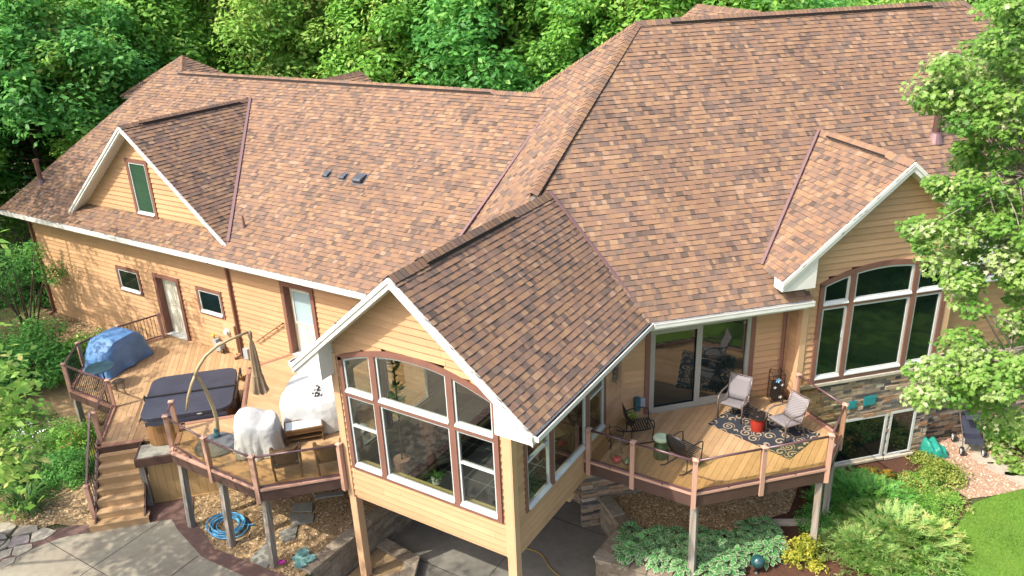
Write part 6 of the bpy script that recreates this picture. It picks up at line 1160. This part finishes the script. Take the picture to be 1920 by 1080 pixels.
# right hand bed
def hosta(loc, R, seed, label, proto=None):
    rs = np.random.RandomState(seed); t = thing('hosta', label, 'plant', (loc[0],loc[1],gh(*loc)+.02), 'white edged hostas behind the block wall'); mb = MB(); b = Vector((loc[0],loc[1],gh(*loc)+.02))
    O = [(0,0),(.14,.15),(.36,.25),(.58,.24),(.8,.14),(1,0),(.8,-.14),(.58,-.24),(.36,-.25),(.14,-.15)]; I = [(.03,0),(.16,.10),(.37,.185),(.57,.175),(.76,.09),(.9,0),(.76,-.09),(.57,-.175),(.37,-.185),(.16,-.10)]
    N_ = 64
    for i in range(N_):
        ring = (i/N_)**.6; a = i*2.4+rs.normal(0,.3); L = R*rs.uniform(.52,.70); d = Vector((math.cos(a),math.sin(a),0)); st = b+d*R*(.05+.68*ring)+Vector((0,0,.34*(1-.75*ring**2)+rs.normal(0,.015)))
        el = .75-.75*ring+rs.normal(0,.2); a2 = a+rs.normal(0,.35); d = Vector((math.cos(a2),math.sin(a2),0)); u_ = (d*math.cos(el)+Vector((0,0,math.sin(el)))).normalized(); sd = Vector((-math.sin(a2),math.cos(a2),0)); nn_ = u_.cross(sd)*-1; tn = rs.rand()
        P_ = lambda x,y,e: st+u_*x*L+sd*y*L+nn_*(L*.35*abs(y)+e)+Vector((0,0,-.5*x*x*L))
        mb.face([P_(x,y,0) for x,y in O], 0, tn); mb.face([P_(x,y,.003) for x,y in I], 1, tn); mb.face([P_(x,y,-.003) for x,y in I], 1, tn)
    mb.build('leaves', [M['hw'],M['hg']], t, fix=False); return t
M['hw'] = leafmat('hosta_edge', [(.55,.64,.42),(.64,.7,.5),(.7,.73,.58)]); M['hg'] = leafmat('hosta_green', [(.07,.26,.075),(.11,.35,.10),(.17,.42,.13)])
HS = [(3.25,3.35),(3.75,3.75),(3.85,3.25),(4.3,3.85),(4.45,3.35),(4.85,4.1),(5.0,3.55),(5.3,4.55),(5.4,3.95),(5.75,4.95),(5.75,4.4),(5.65,3.65),(6.15,4.85),(6.2,5.25),(5.3,3.3),(4.75,3.15),(6.0,5.5),(3.5,3.05),(4.1,3.5),(4.7,3.75),(5.15,4.2),(5.55,4.65),(5.9,4.75),(3.95,3.95),(5.0,4.45),(3.2,3.75),(3.55,3.4),(4.15,3.15),(4.5,3.95),(4.65,3.45),(5.1,3.85),(5.25,3.6),(5.6,4.15),(5.45,4.35),(6.25,4.6),(6.3,5.0),(4.2,4.15),(4.75,4.4),(5.7,5.25),(3.4,3.05),(5.6,3.35)]
for i,l in enumerate(HS): hosta(l, .29+.04*(i%3), 60+i, 'hosta with white edged green leaves in the row behind the block wall')
t = thing('gazing_ball', 'dark teal glass gazing ball on a short stand in front of the hostas', 'garden ball', (6.2,4.1,gh(6.2,4.1))); F = Fr((6.2,4.1,gh(6.2,4.1))); M['ball'] = mat('teal_mirror', (.015,.06,.065), .08, spec=.9)
MB().lathe(F, [(.16*math.sin(a)+.001,.30-.16*math.cos(a)) for a in np.linspace(0,math.pi,15)], 24).build('ball', M['ball'], t, smooth=True); MB().lathe(F, [(.09,0),(.05,.03),(.05,.12),(.08,.17),(.02,.17)], 14).build('stand', M['black'], t)
shrub('golden_shrub', (7.05,5.0), .45, .62, 30, 70, .16, .07, 'leafY', 'small golden yellow shrub at the foot of the tall deck post', seed=21, shape=OVAL)
def feather(loc, R, H, n, m, label, seed, sp=1):
    rs = np.random.RandomState(seed); t = thing('feathery_juniper', label, 'shrub', (loc[0],loc[1],gh(*loc)), None); z0 = gh(*loc); P=[];A=[];T=[];NN=[]
    for i in range(n):
        a = rs.uniform(0,6.28); r0 = R*math.sqrt(rs.rand()); b = np.array([loc[0]+r0*math.cos(a),loc[1]+r0*math.sin(a),z0+H*(1-.75*(r0/R)**2)*rs.uniform(.55,.95)]); out = np.array([math.cos(a+rs.normal(0,.5)),math.sin(a+rs.normal(0,.5)),0]); d = out*(.35+.5*r0/R)+np.array([0,0,.75-.35*r0/R]); d /= np.linalg.norm(d); L = rs.uniform(.22,.42)*sp; tn = np.clip(rs.normal(.5,.2),0,1)
        sd = np.cross(d,[0,0,1]); sd /= np.linalg.norm(sd)+1e-6
        for j in range(9):
            f = j/8; q = b+d*L*f+np.array([0,0,-.12*f*f])
            for s_ in (-1,1): P.append(q); A.append(d*.75+sd*s_*(.8-.3*f)); T.append(np.clip(tn+.25*f+rs.normal(0,.06),0,1)); NN.append(np.cross(sd,d)*np.sign(np.cross(sd,d)[2]+1e-6)+rs.normal(0,.2,3))
    leaves('foliage', np.array(P), np.array(NN), .10*sp, np.array(T), M[m], STRIP*np.array([1,2.2,1]), t, seed, along=np.array(A)*2); 
feather((8.75,6.45), 1.25, .75, 620, 'leafF', 'big pale feathery juniper sprawling at the bottom of the bed in sun', 1); feather((8.15,5.75), .8, .5, 240, 'leafF', 'smaller pale feathery juniper beside the golden shrub', 2)
feather((7.9,7.5), 1.2, .7, 520, 'leafC', 'dark green feathery juniper in the shade of the right deck', 3); feather((9.35,6.9), .7, .5, 200, 'leafB', 'green feathery juniper along the lawn edge', 4)
shrub('japanese_maple', (8.35,8.75), .8, .22, 50, 90, .2, .075, 'leafO', 'low japanese maple with orange and green leaves under the basement window', seed=22, shape=MAPLE)
shrub('low_shrub', (7.6,8.0), .85, .28, 50, 90, .2, .08, 'leafC', 'deep green shrub in the shade under the basement windows', seed=23)
shrub('variegated_euonymus', (9.5,9.85), .6, .42, 46, 80, .2, .065, 'leafV', 'yellow variegated low shrub next to the pink gravel', seed=24, shape=OVAL); shrub('variegated_euonymus', (9.1,10.35), .45, .22, 30, 80, .2, .065, 'leafV', 'green and cream variegated shrub by the basement wall corner', seed=25, shape=OVAL)
shrub('boxwood', (9.05,8.1), .6, .6, 46, 110, .2, .045, 'leafA', 'small rounded boxwood in the middle of the right bed', seed=26); shrub('low_shrub', (9.7,8.75), .5, .42, 30, 80, .18, .05, 'leafB', 'light green low shrub at the bed edge facing the lawn', seed=27); shrub('low_shrub', (9.35,7.55), .45, .42, 26, 80, .18, .05, 'leafB', 'light green low plant between boxwood and pale juniper', seed=28); shrub('low_shrub', (8.9,9.0), .6, .5, 30, 80, .2, .05, 'leafB', 'light green plant on the lawn side of the orange maple', seed=29)
shrub('low_shrub', (7.2,6.35), .6, .45, 30, 80, .2, .06, 'leafC', 'dark low plant right behind the two deck posts', seed=30)
shrub('leafy_shrub', (11.35,12.2), 1.0, 1.25, 60, 70, .34, .11, 'leafM', 'pale green leafy shrub at the right edge beyond the stepping stones', seed=31, shape=MAPLE)
def cover(name, poly, n, h, lsz, m, seed, shape=DIA):
    rs = np.random.RandomState(seed); P = []; xs = [p[0] for p in poly]; ys = [p[1] for p in poly]
    while len(P) < n:
        x, y = rs.uniform(min(xs),max(xs)), rs.uniform(min(ys),max(ys))
        if inside((x,y),poly):
            g = .5+.9*noise.noise(Vector((x*2.2,y*2.2,seed)))
            if g > rs.rand()*.8: P.append((x,y,gh(x,y)+h*max(.15,g)*rs.uniform(.3,1)))
    P = np.array(P); tn = np.clip(.45+.35*np.array([noise.noise(Vector((p[0]*1.7,p[1]*1.7,3))) for p in P])+rs.normal(0,.15,n),0,1); o = leaves(name, P, np.array([0,0,1.])+rs.normal(0,.35,(n,3)), lsz, tn, M[m], shape, None, seed); o['kind'] = 'stuff'
cover('ground_cover', [(6.9,6.2),(8.2,5.1),(9.5,5.4),(9.75,7),(10.05,8.7),(9.9,9.3),(9.25,9.95),(8.5,9.6),(7.4,8.5),(6.4,7.5)], 12000, .2, .07, 'leafA', 5)
cover('ground_cover', [(-16.5,-3.2),(-12.4,-3.3),(-11.3,-2.3),(-11.0,-1.2),(-12.6,-.4),(-14.8,-.2),(-17,-1)], 6500, .32, .085, 'leafC', 8)
cover('ground_cover', [(-26,-2.5),(-20.5,-2.2),(-18.8,.8),(-21.6,3.4),(-26,4.5)], 6000, .35, .09, 'leafC', 9)
shrub('dense_shrub', (-23.6,4.6), 1.7, 2.6, 70, 110, .5, .13, 'leafC', 'tall dark shrub in deep shade behind the bare stemmed young tree', seed=33)
# succulents at the bottom edge
M['succ'] = leafmat('succulent', [(.1,.26,.25),(.17,.36,.34),(.28,.48,.45)], .1); M['magenta'] = leafmat('magenta_petal', [(.28,.02,.2),(.42,.05,.3)], .2)
for k,(x,y,m_,lab) in enumerate(((-3.25,-1.02,'succ','blue green succulent rosettes at the end of the block wall'),(-3.5,-1.32,'magenta','magenta flowers beside the blue green succulent'))):
    t = thing('succulent' if k == 0 else 'flowering_plant', lab, 'plant', (x,y,-2.2)); rs = np.random.RandomState(70+k); P=[];A=[]
    for cx,cy in ((0,0),(.2,-.14),(.24,.1),(-.05,.2))[:4 if k == 0 else 1]:
        for i in range(46): a = i*2.4; e = .1+1.2*(1-i/46); d = np.array([math.cos(a)*math.cos(e),math.sin(a)*math.cos(e),math.sin(e)]); P.append(np.array([x+cx,y+cy,-2.12])+d*.03); A.append(d)
    P=np.array(P);A=np.array(A); leaves('leaves', P, np.array([0,0,1.])+A*-.3, .13 if k == 0 else .07, rs.rand(len(P)), M[m_], OVAL, t, 3, along=A*4)
# hose, cord, stroller, bag
M['hose'] = mat('blue_hose', (.10,.36,.60), .4, mott=[(8,.2)]); pts = []; rnd = random.Random(6)
for i in range(210): a = i*.19; r_ = .36+.10*math.sin(i*.05)+rnd.uniform(-.006,.006); pts.append((-5.78+r_*math.cos(a)*1.15+.05*math.sin(i*.031),-1.0+r_*math.sin(a)*.95,-2.17+.016*(i//33)+.012*math.sin(i*.3)))
pts += [(-5.4,-.75,-2.15),(-5.2,-.6,-2.17)]
tag(MB().tube(pts, .019, 0, 7).build('garden_hose', M['hose'], smooth=True), 'coiled light blue garden hose on the gravel beside a deck post', 'hose')
pts = [(.2+2.9*f+.12*math.sin(f*9),2.85-.25*f+.2*math.sin(f*7),-3.185) for f in np.linspace(0,1,40)]+[(2.6+.2*math.cos(a)*(1-a/60),2.62+.2*math.sin(a)*(1-a/60),-3.18+.004*a) for a in np.linspace(0,20,60)]
M['cordy'] = mat('yellow_cord', (.42,.26,.03), .5); tag(MB().tube(pts, .011, 0, 6).build('extension_cord', M['cordy'], smooth=True), 'thin yellow cord lying on the sunken concrete patio', 'cord')
def stroller():
    b = Vector((9.95,11.75,gh(10,11.7)+.01)); t = thing('stroller', 'dark blue baby stroller with grey wheels parked on the gravel', 'stroller', b); F = facef(b, (.35,-.94))
    for x,y,r_ in ((-.28,-.36,.13),(.28,-.36,.13),(-.30,.34,.15),(.30,.34,.15)):
        G = Fr(F(x,y,r_), F.ay, Vector((0,0,1)), F.ax); o = MB().lathe(G, [(r_*.68,-.03),(r_*.95,-.032),(r_,0),(r_*.95,.032),(r_*.68,.03),(r_*.68,-.03)], 20, caps=False).build('wheel', M['black'], t)
        mb = MB(); mb.lathe(G, [(r_*.62,-.02),(r_*.7,-.02),(r_*.7,.02),(r_*.62,.02),(r_*.62,-.02)], 18, caps=False); mb.lathe(G,[(.005,-.035),(.03,-.035),(.03,.035),(.005,.035)],10); [mb.tube([G(0,0,0),G(r_*.66*math.cos(k*1.2566),r_*.66*math.sin(k*1.2566),0)],.011,0,5) for k in range(5)]; mb.build('rim', M['sash'], o)
    for s_ in (-1,1):
        mb = MB(); mb.tube([F(s_*.27,-.36,.16),F(s_*.27,-.2,.5),F(s_*.26,.3,.9),F(s_*.26,.52,1.05)],.014); mb.tube([F(s_*.28,.34,.16),F(s_*.27,.0,.5),F(s_*.26,-.15,.62)],.014); mb.build('frame', M['pewter'], t)
    MB().tube([F(-.26,.52,1.05),F(.26,.52,1.05)],.018).build('handle', M['black'], t)
    def sheet(pr, nm, w):
        mb = MB(); V = [F(s_*w,y,z) for y,z in pr for s_ in (-1,1)]; mb.add(V,[(2*i,2*i+1,2*i+3,2*i+2) for i in range(len(pr)-1)]); o = mb.build(nm, M['navy'], t); o.modifiers.new('thick','SOLIDIFY').thickness = .04
    sheet([(-.3,.34),(-.28,.48),(.05,.42),(.28,.92)], 'seat', .23); sheet([(.30,.9),(.2,1.08),(.02,1.12),(-.14,1.02)], 'canopy', .25)
stroller()
M['tealbag'] = mat('teal_tarp', (.02,.22,.17), .4, bump=(6,.8), dist=.05)
cloth('garden_bag', Fr((9.12,11.02,gh(9.1,11))), .34, .26, .42, M['tealbag'], 'crumpled teal green bag against the stone corner beside the stroller', 'bag', lambda x,y: .85-.3*x+.12*math.sin(7*x+3*y), .25, 6, 11, corner=.6)
